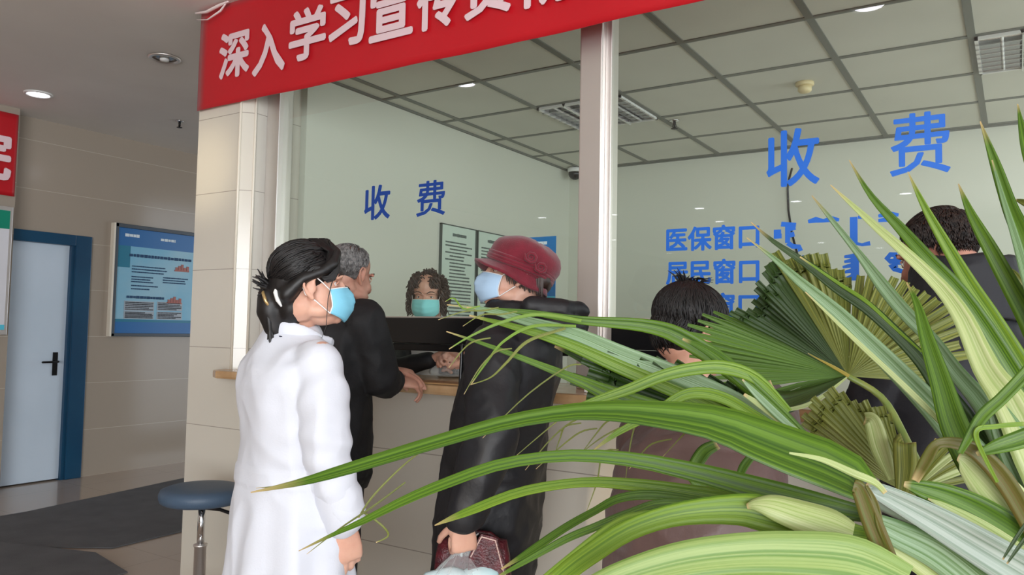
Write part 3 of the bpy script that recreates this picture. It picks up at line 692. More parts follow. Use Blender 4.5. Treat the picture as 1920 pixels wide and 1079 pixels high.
def trousers(root, M, hipz, m, sx=.085, r=1.0):
    mb = MB()
    for s in (-1, 1): mb.tube([(s * sx, 0, hipz), (s * sx * 1.02, .01, hipz * .55), (s * sx, -.012, .07)], [.098 * r, .076 * r, .064 * r], 16, M)
    mb.loft([ring((0, 0, hipz - .06), .16 * r, .11 * r, M), ring((0, 0, hipz + .06), .165 * r, .115 * r, M), ring((0, 0, hipz + .15), .15 * r, .105 * r, M)])
    me = remesh(mb, 'trousers', .009, 5); wrinkle(me, lambda p, n: fold(p, 9, .006, 3, (1, 1, .6)))
    link('trousers', me, m, root)
def shoes(root, M, m, sx=.085):
    for s in (-1, 1):
        mb = MB(); rs = []
        for y, w, h in ((-.07, .028, .045), (-.05, .036, .08), (0, .038, .085), (.06, .044, .065), (.12, .046, .05), (.165, .036, .036), (.185, .018, .022)):
            rs.append([M @ Vector((s * sx * 1.1 + w * math.cos(a), y, max(.002, h * (.5 + .5 * math.sin(a))))) for a in [2 * math.pi * i / 16 for i in range(16)]])
        mb.loft(rs); mb.build('shoe', m, root, smooth=True)
def make_body(mb, base, name='person', voxel=.0046):
    me = remesh(mb, name, voxel, 3, .5)
    me.transform(Matrix.Translation(-Vector(base)))
    o = bpy.data.objects.new(name, me); COL.objects.link(o); o.location = base; return o
def face_mask(root, M, m, y_off=0.0):
    """pleated surgical mask with ear loops, wrapped round the lower face"""
    nu, nv = 24, 18; vs = []; outer = []
    for i in range(nu + 1):
        u = -1 + 2 * i / nu; th = u * R_(72)
        for k in range(nv + 1):
            v = k / nv
            zt = -.004 - .010 * abs(u) ** 1.5 - .006 * (1 - abs(u)); zb = -.112 + .030 * abs(u) ** 1.4
            z = zt + (zb - zt) * v
            rx = .0705 + .004 * math.sin(v * math.pi); ry = .083 + .013 * math.sin(v * math.pi * .85) - .020 * max(0, v - .72) * 3
            x = rx * math.sin(th); y = .020 + ry * math.cos(th) ** .9
            y += .016 * math.exp(-(x / .02) ** 2) * math.exp(-((v - .30) / .35) ** 2)
            y += .0032 * (((v * 4.2) % 1.0) - .5) * (1 - abs(u) ** 3)
            outer.append(M @ Vector((x, y + y_off, z)))
    mb = MB(); W_ = nv + 1
    c = M @ Vector((0, 0, -.05)); inner = [p + (c - p).normalized() * .002 for p in outer]; N = len(outer)
    fs = []
    for i in range(nu):
        for k in range(nv):
            a, b_, c_, d_ = i*W_+k, (i+1)*W_+k, (i+1)*W_+k+1, i*W_+k+1
            fs.append((a, b_, c_, d_)); fs.append((N+a, N+d_, N+c_, N+b_))
    for i in range(nu): fs += [(i*W_, N+i*W_, N+(i+1)*W_, (i+1)*W_), (i*W_+nv, (i+1)*W_+nv, N+(i+1)*W_+nv, N+i*W_+nv)]
    for k in range(nv): fs += [(k, k+1, N+k+1, N+k), (nu*W_+k, N+nu*W_+k, N+nu*W_+k+1, nu*W_+k+1)]
    mb.add(outer + inner, fs); o = mb.build('face_mask', m, root, smooth=True)
    mb = MB(); mb.tube([outer[i*W_] for i in range(nu + 1)], .0016, 6); mb.tube([outer[k] for k in range(nv + 1)], .0016, 6); mb.tube([outer[nu*W_+k] for k in range(nv + 1)], .0016, 6)
    mb.build('edge_binding', M_band, o, smooth=True)
    for s, i in ((-1, 0), (1, nu)):
        mb = MB(); Mi = M.inverted(); a = Mi @ outer[i*W_]; b_ = Mi @ outer[i*W_+nv]
        mb.tube([a, (s * .072, .030, .006), (s * .082, .010, .024), (s * .082, -.012, .030), (s * .079, -.030, .004), (s * .076, -.022, -.024), (s * .073, .006, -.044), b_], .0016, 6, M); mb.build('ear_loop', M_band, o, smooth=True)
    return o
def strands(mb, M, c, r, pairs, n, rad, lift=(.0, .008), jitter=.10, seg=7, rnd=None, tail=1.0, sides=4):
    """locks that follow the scalp ellipsoid (c, r) from one direction to another"""
    c = Vector(c)
    for _ in range(n):
        a, b_ = rnd.choice(pairs); J = lambda v: (Vector(v) + Vector((rnd.gauss(0, jitter), rnd.gauss(0, jitter), rnd.gauss(0, jitter)))).normalized()
        a = J(a); b_ = J(b_); h = rnd.uniform(*lift); pts = []; rr = []
        for k in range(seg):
            t = k / (seg - 1) * tail; d = (a * (1 - t) + b_ * t); d = d.normalized() if d.length > .05 else a
            pts.append(c + Vector((d.x * (r[0] + h), d.y * (r[1] + h), d.z * (r[2] + h)))); rr.append(rad * (1 - .6 * (k / (seg - 1)) ** 2))
        mb.tube(pts, rr, sides, M, round_ends=False)

# ---------------------------------------------------------------- woman in the white coat, seen from behind
f = cam_dir(.78, .62); Bd = P(560, 640, 2.13); base = Vector((Bd.x, Bd.y, 0)); Mp = frame(base, f)
Hc = P(583, 538, 2.10); MH = frame(Hc, cam_dir(.95, .30), 6) @ Matrix.Diagonal((.93, .88, .92, 1))
mb = MB(); head_shapes(mb, MH)
Mi = Mp.inverted(); hl = Mi @ Hc
mb.tube([hl + Vector((.005, -.03, -.05)), hl * .5 + Vector((0, -.012, 1.36)) * .5, Vector((0, -.025, 1.29))], [.048, .046, .046], 14, Mp)
mb.loft([ring((0, -.01, z), rx, ry, Mp) for z, rx, ry in ((.80, .13, .095), (.90, .145, .105), (1.02, .12, .088), (1.16, .135, .095), (1.25, .130, .075), (1.295, .08, .05), (1.33, .045, .04))])
legs(mb, Mp, .82, .062)
RS, RE, RW = Vector((.152, -.01, 1.275)), Vector((.180, .010, 1.03)), Vector((.170, .070, .845))
LS, LE, LW = Vector((-.150, -.01, 1.275)), Vector((-.175, .03, 1.03)), Vector((-.165, .11, .83))
for a, b_, c_ in ((RS, RE, RW), (LS, LE, LW)): mb.tube([a, b_, c_], [.045, .036, .025], 12, Mp)
for W_, E_, s in ((RW, RE, 1), (LW, LE, -1)):
    al = (W_ - E_).normalized() * .6 + Vector((0, 0, -.6)); hand_shapes(mb, Mp @ hand_frame(W_, al, (-s, .1, -.1)), -s if s < 0 else 1, (16, 22, 26, 30), 3, (22, 25), .95)
nurse = make_body(mb, base); nurse.data.materials.append(M_skin)
tag(nurse, 'woman in a long white coat and blue mask standing with her back turned at left', 'person')
# coat
mb = MB(); prof = [(.40, .205, .175, -.005), (.55, .196, .166, -.005), (.72, .182, .150, -.006), (.86, .172, .138, -.01), (.98, .152, .118, -.012), (1.10, .154, .116, -.015), (1.20, .168, .130, -.018), (1.25, .168, .112, -.02), (1.29, .135, .092, -.022), (1.325, .092, .075, -.02), (1.352, .062, .060, -.015)]
mb.loft([ring((0, y, z), rx, ry, Mp, 40, .92) for z, rx, ry, y in prof])
for a, b_, c_ in ((RS, RE, RW), (LS, LE, LW)):
    k = (c_ - b_).normalized(); mb.tube([a + Vector((-a.x * .12, 0, -.010)), a * .55 + b_ * .45, b_, b_ * .5 + c_ * .5, c_ - k * .045], [.060, .060, .056, .053, .054], 18, Mp, round_ends=True)
me = remesh(mb, 'coat', .0065, 6, .5)
def wr(p, n):
    q = Mi @ p; t = max(0, min(1, (1.2 - q.z) / .6))
    d = fold(q, 5.5, .008, 1.3, (1.6, 1.6, .35)) + fold(q, 13, .003, 4, (1, 1, .8))
    dl = (q - RE).length; d += .0055 * max(0, 1 - dl / .16) * math.sin(q.z * 95 + 14 * q.y + 2 * noise.noise(q * 9))
    dl = (q - RW).length; d += .0035 * max(0, 1 - dl / .14) * math.sin(q.z * 120 + 20 * q.y)
    dl = (q - RS - Vector((0, 0, -.07))).length; d += .006 * max(0, 1 - dl / .13) * math.sin(q.z * 60 - 70 * q.x)
    if .95 < q.z < 1.25: d += .003 * math.sin(q.z * 40 + 18 * q.x + 3 * noise.noise(q * 6)) * max(0, 1 - abs(q.z - 1.05) / .14)
    if q.z < .95: d += .008 * math.sin(math.atan2(q.y, q.x) * 9 + 1.2 * math.sin(q.z * 5)) * min(1, (.95 - q.z) / .3)
    if abs(q.z - .965) < .022 and abs(q.x) < .17 and q.y < 0: d += .004      # half belt at the back
    return d
wrinkle(me, wr); coat = link('coat', me, M_coatw, nurse)
mb = MB()
cp = [(.070 * math.sin(a) * (1 + .12 * max(0, -math.cos(a))), -.012 + .070 * -math.cos(a) * -1, 1.345 - .030 * (.5 - .5 * math.cos(a + math.pi))) for a in [2 * math.pi * k / 24 for k in range(25)]]
cp = [(.073 * math.sin(a), -.010 - .074 * math.cos(a) + (.02 if math.cos(a) < -.6 else 0), 1.350 - .055 * (.5 - .5 * math.cos(a)) ** 1.5) for a in [2 * math.pi * k / 24 for k in range(25)]]
mb.tube(cp, .0075, 12, Mp, flat=3.0, up=(0, 0, 1), round_ends=False)
for s in (-1, 1): mb.tube([(s * .070, -.02, 1.325), (s * .078, .03, 1.300), (s * .060, .085, 1.262), (s * .02, .115, 1.20)], [.012, .020, .024, .010], 10, Mp, flat=.45, up=(0, 0, 1))
me = remesh(mb, 'collar', .004, 2); link('collar', me, M_coatw, coat)
mb = MB(); mb.tube([(-.05, -.080, 1.333), (0, -.094, 1.332), (.055, -.074, 1.326), (.086, -.03, 1.312), (.090, .015, 1.292)], .0022, 6, Mp); mb.build('navy_piping', mat('navy_piping', rgb(40, 46, 66), .6), coat, smooth=True)
for a, c_ in ((RE, RW), (LE, LW)):
    k = (c_ - a).normalized(); mb = MB(); mb.tube([c_ - k * .085, c_ - k * .03], [.0595, .058], 20, Mp, round_ends=True); me = remesh(mb, 'cuff', .006, 3); wrinkle(me, lambda p, n: fold(p, 16, .003, 2)); link('cuff', me, M_coatw, coat)
for k, z in enumerate((1.18, 1.06, .94, .82)):
    mb = MB(); mb.lathe([(.008, 0), (.008, .003), (.004, .004)], Mp @ Matrix.Translation((.01, .135 + .003 * k, z)) @ Matrix.Rotation(R_(-90), 4, 'X'), 12); mb.build('button', M_white, coat, smooth=True)
trousers(nurse, Mp, .80, M_trous, .062, .80); shoes(nurse, Mp, M_white, .062)
mb = MB(); wc = RW + (RW - RE).normalized() * -.004; k = (RW - RE).normalized(); u = k.orthogonal().normalized(); v = k.cross(u)
mb.tube([wc + (u * math.cos(a) + v * math.sin(a)) * .030 for a in [2 * math.pi * i / 20 for i in range(21)]], .0045, 8, Mp, round_ends=False); mb.build('bracelet', mat('dark_red_beads', rgb(50, 16, 20), .25), nurse, smooth=True)
face_mask(nurse, MH, M_maskb); face_bits(nurse, MH)
# hair swept back into a claw clip
rnd = random.Random(21); mb = MB(); E = lambda c, r: mb.ell(c, r, MH, 24, 16)
E((0, -.020, .053), (.084, .101, .082)); E((0, -.070, -.005), (.070, .058, .075)); E((0, -.062, -.050), (.060, .048, .062)); mb.tube([(0, -.115, -.02), (0, -.122, -.065), (0, -.115, -.115), (0, -.10, -.15)], [.036, .036, .026, .012], 14, MH)
for s in (-1, 1): mb.tube([(s * .01, .055, .128), (s * .045, .080, .092), (s * .072, .064, .056), (s * .082, .028, .036), (s * .084, -.022, .022), (s * .066, -.075, -.02)], [.010, .014, .015, .014, .014, .02], 12, MH)
base_h = remesh(mb, 'hair', .006, 6, .5); wrinkle(base_h, lambda p, n: fold(MH.inverted() @ p, 26, .0016, 5, (1, .35, .6)))
mb = MB(); mb.v = [tuple(v.co) for v in base_h.vertices]; mb.f = [tuple(p.vertices) for p in base_h.polygons]
prs = [((.05, .6, .8), (-.15, -1, -.25)), ((.1, .3, .95), (.1, -1, -.2)), ((.75, .35, .35), (.3, -1, -.4)), ((-.75, .35, .35), (-.3, -1, -.4)), ((.9, .0, .1), (.3, -.9, -.5)), ((.5, .5, .7), (.2, -1, -.2)), ((-.5, .5, .7), (-.2, -1, -.2))]
strands(mb, MH, (0, -.020, .053), (.0845, .1015, .0825), prs, 300, .0022, (-.001, .004), .10, 9, rnd)
for k in range(26):     # loose ends sticking out behind the clip
    a = rnd.uniform(-.5, .5); z = rnd.uniform(-.02, .03)
    mb.tube([(a * .03, -.115, z * .5 - .002), (a * .05, -.134, z + .006), (a * .08, -.150 + rnd.uniform(-.018, .012), z * 1.3 + rnd.uniform(.0, .03))], [.007, .005, .0012], 5, MH)
for k in range(40):     # tail hanging below
    a = rnd.uniform(-1, 1); mb.tube([(a * .02, -.118, -.02), (a * .03, -.132 + rnd.uniform(0, .01), -.07), (a * .03, -.128, -.115), (a * .03 + rnd.uniform(-.01, .01), -.118 + rnd.uniform(-.02, .01), -.165 + rnd.uniform(-.02, .02))], [.008, .008, .006, .0012], 5, MH)
for s in (-1, 1):
    for k in range(40):
        t = rnd.uniform(0, 1); mb.tube([(s * (.004 + .02 * t), .052 - .05 * t, .136), (s * (.045 + .02 * t), .084 - .03 * t, .094), (s * .080, .062 - .02 * t, .054 - .01 * t), (s * (.088 + rnd.uniform(-.004, .004)), .030 - .03 * t, .040 + rnd.uniform(-.01, .012)), (s * .080, -.04, .014)], [.003, .004, .004, .003, .002], 4, MH)
for s in (-1, 1):
    for k in range(22):
        t = rnd.uniform(0, 1); mb.tube([(s * (.012 + .02 * t), .062, .128), (s * (.040 + .012 * t), .088 - .012 * t, .082), (s * (.058 + .008 * t), .080 - .016 * t, .040), (s * (.066 + .006 * t), .066 - .02 * t, .012 + .012 * t), (s * .074, .044 - .02 * t, .004 + .02 * t)], [.004, .0045, .004, .003, .001], 5, MH)
mb.tube([(.06, .075, .04), (.074, .055, .0), (.075, .042, -.04), (.072, .03, -.12), (.066, .016, -.15)], [.0022, .0018, .0014, .0012, .0008], 4, MH)
hair = mb.build('hair', M_hairb, nurse, smooth=True)
mb = MB(); Mc = MH @ Matrix.Translation((.0, -.122, -.028))
for s in (-1, 1):
    mb.tube([(s * .008, -.012, .028), (s * .030, -.018, .018), (s * .040, -.012, -.006), (s * .030, .0, -.026), (s * .012, .0, -.034)], [.004, .0045, .0045, .004, .003], 8, Mc)
    for q in range(3): mb.tube([(s * (.036 - .006 * q), -.012 + .004 * q, -.004 - .012 * q), (s * .012, -.006, -.012 - .012 * q)], .0028, 6, Mc)
mb.build('hair_clip', mat('gold_clip', rgb(190, 160, 110), .2, metal=.6), hair, smooth=True)
mb = MB(); mb.tube([(.044, -.10, .004), (.060, -.105, -.012), (.060, -.10, -.034), (.052, -.092, -.05)], [.004, .006, .006, .003], 8, MH); mb.build('clip_wing', M_white, hair, smooth=True)

# ---------------------------------------------------------------- older man at the window
f = cam_dir(.50, .86); Hc = P(656, 519, 3.12); base = Vector((Hc.x - .02, Hc.y - .10, 0)); Mp = frame(base, f); Mi = Mp.inverted(); MH = frame(Hc, cam_dir(.62, .78), -8); hl = Mi @ Hc
mb = MB(); head_shapes(mb, MH)
mb.tube([hl + Vector((0, -.03, -.05)), hl * .5 + Vector((0, -.005, 1.44)) * .5, Vector((0, -.02, 1.36))], [.056, .056, .07], 14, Mp)
mb.loft([ring((0, -.01 + .0, z), rx, ry, Mp) for z, rx, ry in ((.84, .15, .11), (.95, .16, .12), (1.10, .15, .11), (1.26, .17, .115), (1.36, .17, .09), (1.41, .11, .065), (1.44, .055, .05))])
legs(mb, Mp, .86)
RS = Vector((.185, 0, 1.37)); RE = Vector((.225, .06, 1.155)); RW = Mi @ P(738, 716, 3.03)
LS = Vector((-.185, 0, 1.37)); LE = Vector((-.22, .10, 1.15)); LW = Mi @ P(728, 694, 3.15)
for a, b_, c_ in ((RS, RE, RW), (LS, LE, LW)): mb.tube([a, b_, c_], [.05, .042, .029], 12, Mp)
hr = Mi.to_3x3() @ (P(800, 722, 3.10) - P(738, 716, 3.03)); hand_shapes(mb, Mp @ hand_frame(RW, hr, (-.35, .25, -1)), -1, (26, 32, 36, 40), 4, (20, 25), 1.0)
hr = Mi.to_3x3() @ (P(800, 705, 3.12) - P(728, 694, 3.15)); hand_shapes(mb, Mp @ hand_frame(LW, hr, (.1, .1, -1)), 1, (14, 18, 22, 26), 4, (30, 20), 1.0)
man = make_body(mb, base); man.data.materials.append(M_skinm); tag(man, 'grey haired man in a black jacket leaning on the ledge at the left window', 'person')
mb = MB(); prof = [(.78, .205, .158), (.82, .212, .165), (.95, .205, .160), (1.10, .20, .152), (1.25, .212, .155), (1.34, .215, .135), (1.40, .165, .100), (1.435, .092, .08), (1.455, .07, .07)]
mb.loft([ring((0, -.015, z), rx, ry, Mp, 40, .92) for z, rx, ry in prof])
for a, b_, c_ in ((RS, RE, RW), (LS, LE, LW)):
    k = (c_ - b_).normalized(); mb.tube([a, a * .5 + b_ * .5, b_, b_ * .5 + c_ * .5, c_ - k * .025], [.088, .078, .072, .062, .052], 18, Mp)
me = remesh(mb, 'jacket', .008, 5, .5); wrinkle(me, lambda p, n: fold(Mi @ p, 7, .008, 6, (1.4, 1.4, .7)) + fold(p, 17, .003, 2)); jk = link('jacket', me, M_blackcloth, man)
mb = MB(); mb.loft([ring((0, -.02, 1.40), .115, .105, Mp, 32), ring((0, -.015, 1.46), .102, .098, Mp, 32), ring((.0, -.012, 1.508), .094, .094, Mp, 32), ring((0, -.012, 1.513), .078, .080, Mp, 32), ring((0, -.015, 1.43), .07, .07, Mp, 32)])
me = remesh(mb, 'collar', .005, 2); wrinkle(me, lambda p, n: fold(p, 14, .004, 9)); link('collar', me, M_blackcloth, jk)
mb = MB(); mb.loft([ring((0, -.015, .755), .20, .152, Mp, 40, .92), ring((0, -.015, .80), .216, .17, Mp, 40, .92)]); mb.build('hem_band', M_blackcloth, jk, smooth=True)
trousers(man, Mp, .86, M_trous); shoes(man, Mp, M_shoe)
rnd = random.Random(5); mb = MB(); Hmi = MH.inverted()
for _ in range(6500):
    d = Vector((rnd.gauss(0, 1), rnd.gauss(-.35, .8), rnd.gauss(.15, .75))).normalized()
    if d.y > .40 + .2 * d.z or d.z < -.60 or (d.y > .18 and d.z < .15): continue
    if d.z > .78 and rnd.random() < .45: continue
    q = Vector((d.x * .0765, -.016 + d.y * .0965, .044 + d.z * .0815)); fl = Vector((d.x * .4, -.35 - d.y * .2, -.9)); fl = (fl - d * fl.dot(d)).normalized()
    mb.tube([q - d * .003, q + fl * .012 + d * .0035, q + fl * .030 + d * .001], [.0016, .0015, .0005], 3, MH, round_ends=False)
mb.build('hair', M_hairg, man, smooth=True)
face_bits(man, MH)
# paper pouch under his hands
pp = P(815, 718, 3.12); o = empty('document_pouch', (pp.x, pp.y, 1.1415))
tag(o, 'flat tan paper folder lying on the ledge under the man\'s hands', 'folder')
Mt = frame((pp.x, 2.585, 1.1315), (1, .05)); MB().box(-.06, .06, -.17, .17, 0, .004, Mt).build('back_sheet', mat('tan_card', rgb(196, 160, 112), .6), o)
MB().box(-.055, .058, -.165, .165, .004, .007, Mt).build('front_sheet', mat('brown_card', rgb(150, 112, 74), .6), o)

# ---------------------------------------------------------------- woman in the maroon hat
f = cam_dir(-.84, .30); Hc = P(966, 518, 2.62); base = Vector((Hc.x, Hc.y - .015, 0)); Mp = frame(base, f); Mi = Mp.inverted(); MH = frame(Hc, cam_dir(-.97, -.12), 11); hl = Mi @ Hc
mb = MB(); head_shapes(mb, MH)
mb.tube([hl + Vector((0, -.03, -.05)), hl * .5 + Vector((0, -.01, 1.38)) * .5, Vector((0, -.02, 1.30))], [.052, .052, .065], 14, Mp)
mb.loft([ring((0, y, z), rx, ry, Mp) for z, rx, ry, y in ((.78, .14, .10, .062), (.90, .15, .105, .05), (1.04, .14, .10, .025), (1.20, .15, .105, -.005), (1.29, .15, .085, -.015), (1.34, .10, .06, -.02), (1.38, .055, .05, -.02))])
legs(mb, Mp @ Matrix.Translation((0, .065, 0)), .80)
LS = Vector((-.165, 0, 1.30)); LW = Mi @ P(866, 975, 2.25); LE = Mi @ P(925, 810, 2.29) ; 
RS = Vector((.165, 0, 1.30)); RE = Vector((.21, .06, 1.08)); RW = Mi @ P(885, 680, 2.92)
for a, b_, c_ in ((RS, RE, RW), (LS, LE, LW)): mb.tube([a, b_, c_], [.045, .038, .026], 12, Mp)
hdir = Mi.to_3x3() @ (P(872, 1040, 2.25) - P(866, 975, 2.25))
HFL = Mp @ hand_frame(LW, hdir, Mi.to_3x3() @ ROT @ Vector((-.3, 0, -.9))); hand_shapes(mb, HFL, 1, (62, 66, 70, 72), 2, (30, 55), .95)
hdir = Mi.to_3x3() @ (P(872, 660, 3.02) - P(885, 680, 2.92)); hand_shapes(mb, Mp @ hand_frame(RW, hdir, (0, 0, -1)), -1, (40, 45, 50, 55), 3, (25, 30), .92)
hatw = make_body(mb, base); hatw.data.materials.append(M_skin); tag(hatw, 'woman in a maroon hat and long black hooded coat looking left, carrying a clear bag', 'person')
mb = MB(); prof = [(.50, .195, .150, .085), (.66, .200, .158, .075), (.82, .198, .160, .062), (.96, .190, .155, .045), (1.10, .188, .152, .018), (1.22, .190, .148, -.005), (1.30, .180, .132, -.02), (1.35, .145, .108, -.028), (1.385, .098, .09, -.03), (1.40, .08, .08, -.03)]
mb.loft([ring((0, y, z), rx, ry, Mp, 40, .92) for z, rx, ry, y in prof])
for a, b_, c_ in ((RS, RE, RW), (LS, LE, LW)):
    k = (c_ - b_).normalized(); mb.tube([a, a * .5 + b_ * .5, b_, b_ * .5 + c_ * .5, c_ - k * .02], [.080, .078, .072, .064, .052], 18, Mp)
me = remesh(mb, 'coat', .0075, 5, .5); wrinkle(me, lambda p, n: fold(Mi @ p, 6, .011, 2, (1.3, 1.3, .9)) + fold(Mi @ p, 15, .004, 8) ); ct = link('coat', me, M_puffer, hatw)
mb = MB(); mb.loft([ring((0, -.03, 1.35), .13, .125, Mp, 32), ring((0, -.025, 1.40), .115, .115, Mp, 32), ring((0, -.02, 1.445), .098, .102, Mp, 32), ring((0, -.02, 1.45), .080, .082, Mp, 32), ring((0, -.03, 1.38), .08, .08, Mp, 32)])
mb.ell((0, -.165, 1.375), (.145, .085, .055), Mp); mb.ell((0, -.13, 1.41), (.12, .075, .045), Mp); mb.tube([(-.10, -.10, 1.43), (-.07, -.20, 1.425), (0, -.235, 1.42), (.07, -.20, 1.425), (.10, -.10, 1.43)], [.03, .026, .026, .026, .03], 10, Mp)
me = remesh(mb, 'hood', .007, 4); wrinkle(me, lambda p, n: fold(Mi @ p, 12, .007, 3)); link('hood', me, M_puffer, ct)
mb = MB(); mb.tube([(-.02, .168, 1.30), (-.02, .176, 1.05), (-.02, .19, .8), (-.02, .185, .55)], .006, 8, Mp); mb.build('zip', M_dark, ct, smooth=True)
Mq = Mp @ Matrix.Translation((0, .065, 0)); trousers(hatw, Mq, .80, M_trous, .085, .92); shoes(hatw, Mq, M_shoe)
face_mask(hatw, MH, M_maskp); face_bits(hatw, MH)
rnd = random.Random(8); mb = MB()
for s in (-1, 1):
    for k in range(60):
        a = rnd.uniform(0, 1); y0 = .055 - .13 * a
        mb.tube([(s * .072, y0, .04), (s * .080, y0 - .008, .005 - .01 * a), (s * (.078 + rnd.uniform(-.004, .006)), y0 - .02, -.022 - .03 * a - rnd.uniform(0, .012))], [.004, .0035, .001], 5, MH)
mb.tube([(-.05, -.085, .0), (0, -.098, -.01), (.05, -.085, .0)], .03, 10, MH); mb.build('hair', M_hairbr, hatw, smooth=True)
# hat: crown, sloping brim, twisted band, rosettes
MT = MH @ Matrix.Translation((0, -.012, .026)) @ Matrix.Rotation(R_(13), 4, 'X') @ Matrix.Diagonal((1, 1, .9, 1))
mb = MB(); rs = []
for sc_, z in ((1.0, -.020), (1.04, .0), (1.10, .022), (1.115, .045), (1.06, .068), (.93, .088), (.72, .102), (.42, .112), (.12, .1155)):
    rs.append([MT @ Vector((.092 * sc_ * math.cos(a), .108 * sc_ * math.sin(a) - .10 * max(0, z) ** 1.0, z * 1.0 + .004 * math.sin(3 * a + z * 60))) for a in [2 * math.pi * i / 40 for i in range(40)]])
mb.loft(rs); me = mb.mesh('crown'); wrinkle(me, lambda p, n: fold(p, 14, .003, 1)); hat = link('hat', me, M_felt, hatw)
mb = MB(); rs = []
for sc_, dz, sg in ((1.0, .0, 0), (1.12, -.012, 1), (1.26, -.022, 1), (1.34, -.026, 1), (1.33, -.032, 1), (1.24, -.030, 1), (1.10, -.022, 1), (.97, -.008, 0)):
    r_ = []
    for i in range(48):
        a = 2 * math.pi * i / 48; fr = max(0, math.sin(a)); bk = max(0, -math.sin(a)); s2 = 1 + (sc_ - 1) * (.45 + .75 * fr) * (1 - .35 * bk)
        r_.append(MT @ Vector((.093 * s2 * math.cos(a), .109 * s2 * math.sin(a), -.014 + dz * (1.2 + .3 * abs(math.cos(a)) - .3 * fr) + .003 * math.sin(5 * a))))
    rs.append(r_)
mb.loft(rs, caps=False); mb.build('brim', M_felt, hat, smooth=True)
mb = MB()
for dz, rr in ((.004, .007), (.016, .0065), (-.006, .006)):
    mb.tube([((.093 * 1.07) * math.cos(a), (.109 * 1.07) * math.sin(a), dz + .006 * math.sin(2 * a)) for a in [2 * math.pi * i / 40 for i in range(41)]], rr, 8, MT)
mb.build('band', M_felt, hat, smooth=True)
for (ya, za, sz) in ((-.005, .040, 1.0), (-.048, .022, .95)):
    mb = MB(); x_ = -.100
    mb.tube([(x_ - .004 - .001 * t, ya + sz * (.003 + .0028 * t / 2) * math.cos(t * .9), za + sz * (.003 + .0028 * t / 2) * math.sin(t * .9)) for t in range(15)], [.005] * 14 + [.002], 8, MT); mb.build('rosette', M_felt, hat, smooth=True)

# what she carries: a clear bag and a maroon handbag
hp = HFL @ Vector((.0, .085, -.03)); gx = ROT @ Vector((1, 0, 0)); gx = Vector((gx.x, gx.y, 0)).normalized(); gy = Vector((-gx.y, gx.x, 0))
M_bag = bpy.data.materials.new('clear_polythene'); M_bag.use_nodes = True; nt = M_bag.node_tree; nt.nodes.clear()
out = nt.nodes.new('ShaderNodeOutputMaterial'); mx = nt.nodes.new('ShaderNodeMixShader'); lw = nt.nodes.new('ShaderNodeLayerWeight'); lw.inputs[0].default_value = .45; mrg = nt.nodes.new('ShaderNodeMapRange'); mrg.inputs[3].default_value = .14; mrg.inputs[4].default_value = .75; nt.links.new(lw.outputs['Facing'], mrg.inputs[0]); nt.links.new(mrg.outputs[0], mx.inputs[0])
t_ = nt.nodes.new('ShaderNodeBsdfTransparent'); t_.inputs[0].default_value = (.97, .985, .985, 1); g_ = nt.nodes.new('ShaderNodeBsdfPrincipled'); g_.inputs['Base Color'].default_value = (.95, .97, .97, 1); g_.inputs['Roughness'].default_value = .16
nt.links.new(t_.outputs[0], mx.inputs[1]); nt.links.new(g_.outputs[0], mx.inputs[2]); nt.links.new(mx.outputs[0], out.inputs[0])
def poly_bag(name, top, w, dpt, h, lab, seed, fill=None, parts=()):
    """gathered at the neck, spreading into a soft pouch"""
    o = empty(name, (top.x, top.y, top.z - h), lab, 'bag'); rnd = random.Random(seed); mb = MB(); rs = []
    for t in (0, .05, .12, .2, .32, .46, .62, .78, .9, .97, 1.0):
        e = min(1, max(.05, math.sin(min(1, t * 1.35 + .02) * math.pi / 2) ** .85)); e *= (1 - .55 * max(0, (t - .86) / .14) ** 2); r_ = []
        if t == 0: e = .14
        for i in range(56):
            a = 2 * math.pi * i / 56; pl = 1 + (.10 * (1 - t) ** 1.5 + .02) * math.sin(a * 17 + 3 * math.sin(a * 3 + seed)) + .05 * noise.noise(Vector((math.cos(a) * 2, math.sin(a) * 2, t * 4 + seed)))
            r_.append(Vector((0, 0, top.z - h * t)) + Vector((top.x, top.y, 0)) + gx * (w / 2 * e * pl * math.cos(a)) + gy * (dpt / 2 * e * pl * math.sin(a)))
        rs.append(r_)
    mb.loft(rs, caps=False); mb.add(rs[-1], [tuple(range(55, -1, -1))]); mb.build('pouch', M_bag, o, smooth=True)
    mb = MB()
    for k in range(7):
        a = k * .9; mb.tube([top + Vector((0, 0, -.015)), top + gx * .018 * math.cos(a) + gy * .015 * math.sin(a) + Vector((0, 0, .025)), top + gx * .045 * math.cos(a) + gy * .03 * math.sin(a) + Vector((0, 0, .045 + .02 * math.sin(k * 2.1)))], [.006, .012, .004], 6, flat=.35)
    mb.build('gathered_neck', M_bag, o, smooth=True)
    return o
bg = poly_bag('plastic_bag', Vector((hp.x, hp.y, hp.z - .01)), .33, .16, .36, 'clear plastic bag of pale blue packs hanging from the hand of the hatted woman', 4)
M_pack = mat('pale_blue_pack', rgb(196, 238, 244), .35, vary=(8, rgb(222, 238, 240)), bump=(30, .4))
for k, (dx, dz, w_, h_) in enumerate(((-.03, -.185, .12, .12), (.06, -.165, .08, .11))):
    mb = MB(); c0 = Vector((hp.x, hp.y, hp.z + dz)) + gx * dx; rs = []
    for t in range(7):
        a = math.pi * t / 6; rs.append([c0 + gx * (w_ * math.sin(a * .9 + .15) * math.cos(b_)) + gy * (.055 * math.sin(a * .9 + .15) * math.sin(b_)) + Vector((0, 0, -h_ * math.cos(a))) for b_ in [2 * math.pi * i / 20 for i in range(20)]])
    mb.loft(rs); me = mb.mesh('pack'); wrinkle(me, lambda p, n: fold(p, 18, .006, k)); link('pack', me, M_pack, bg)
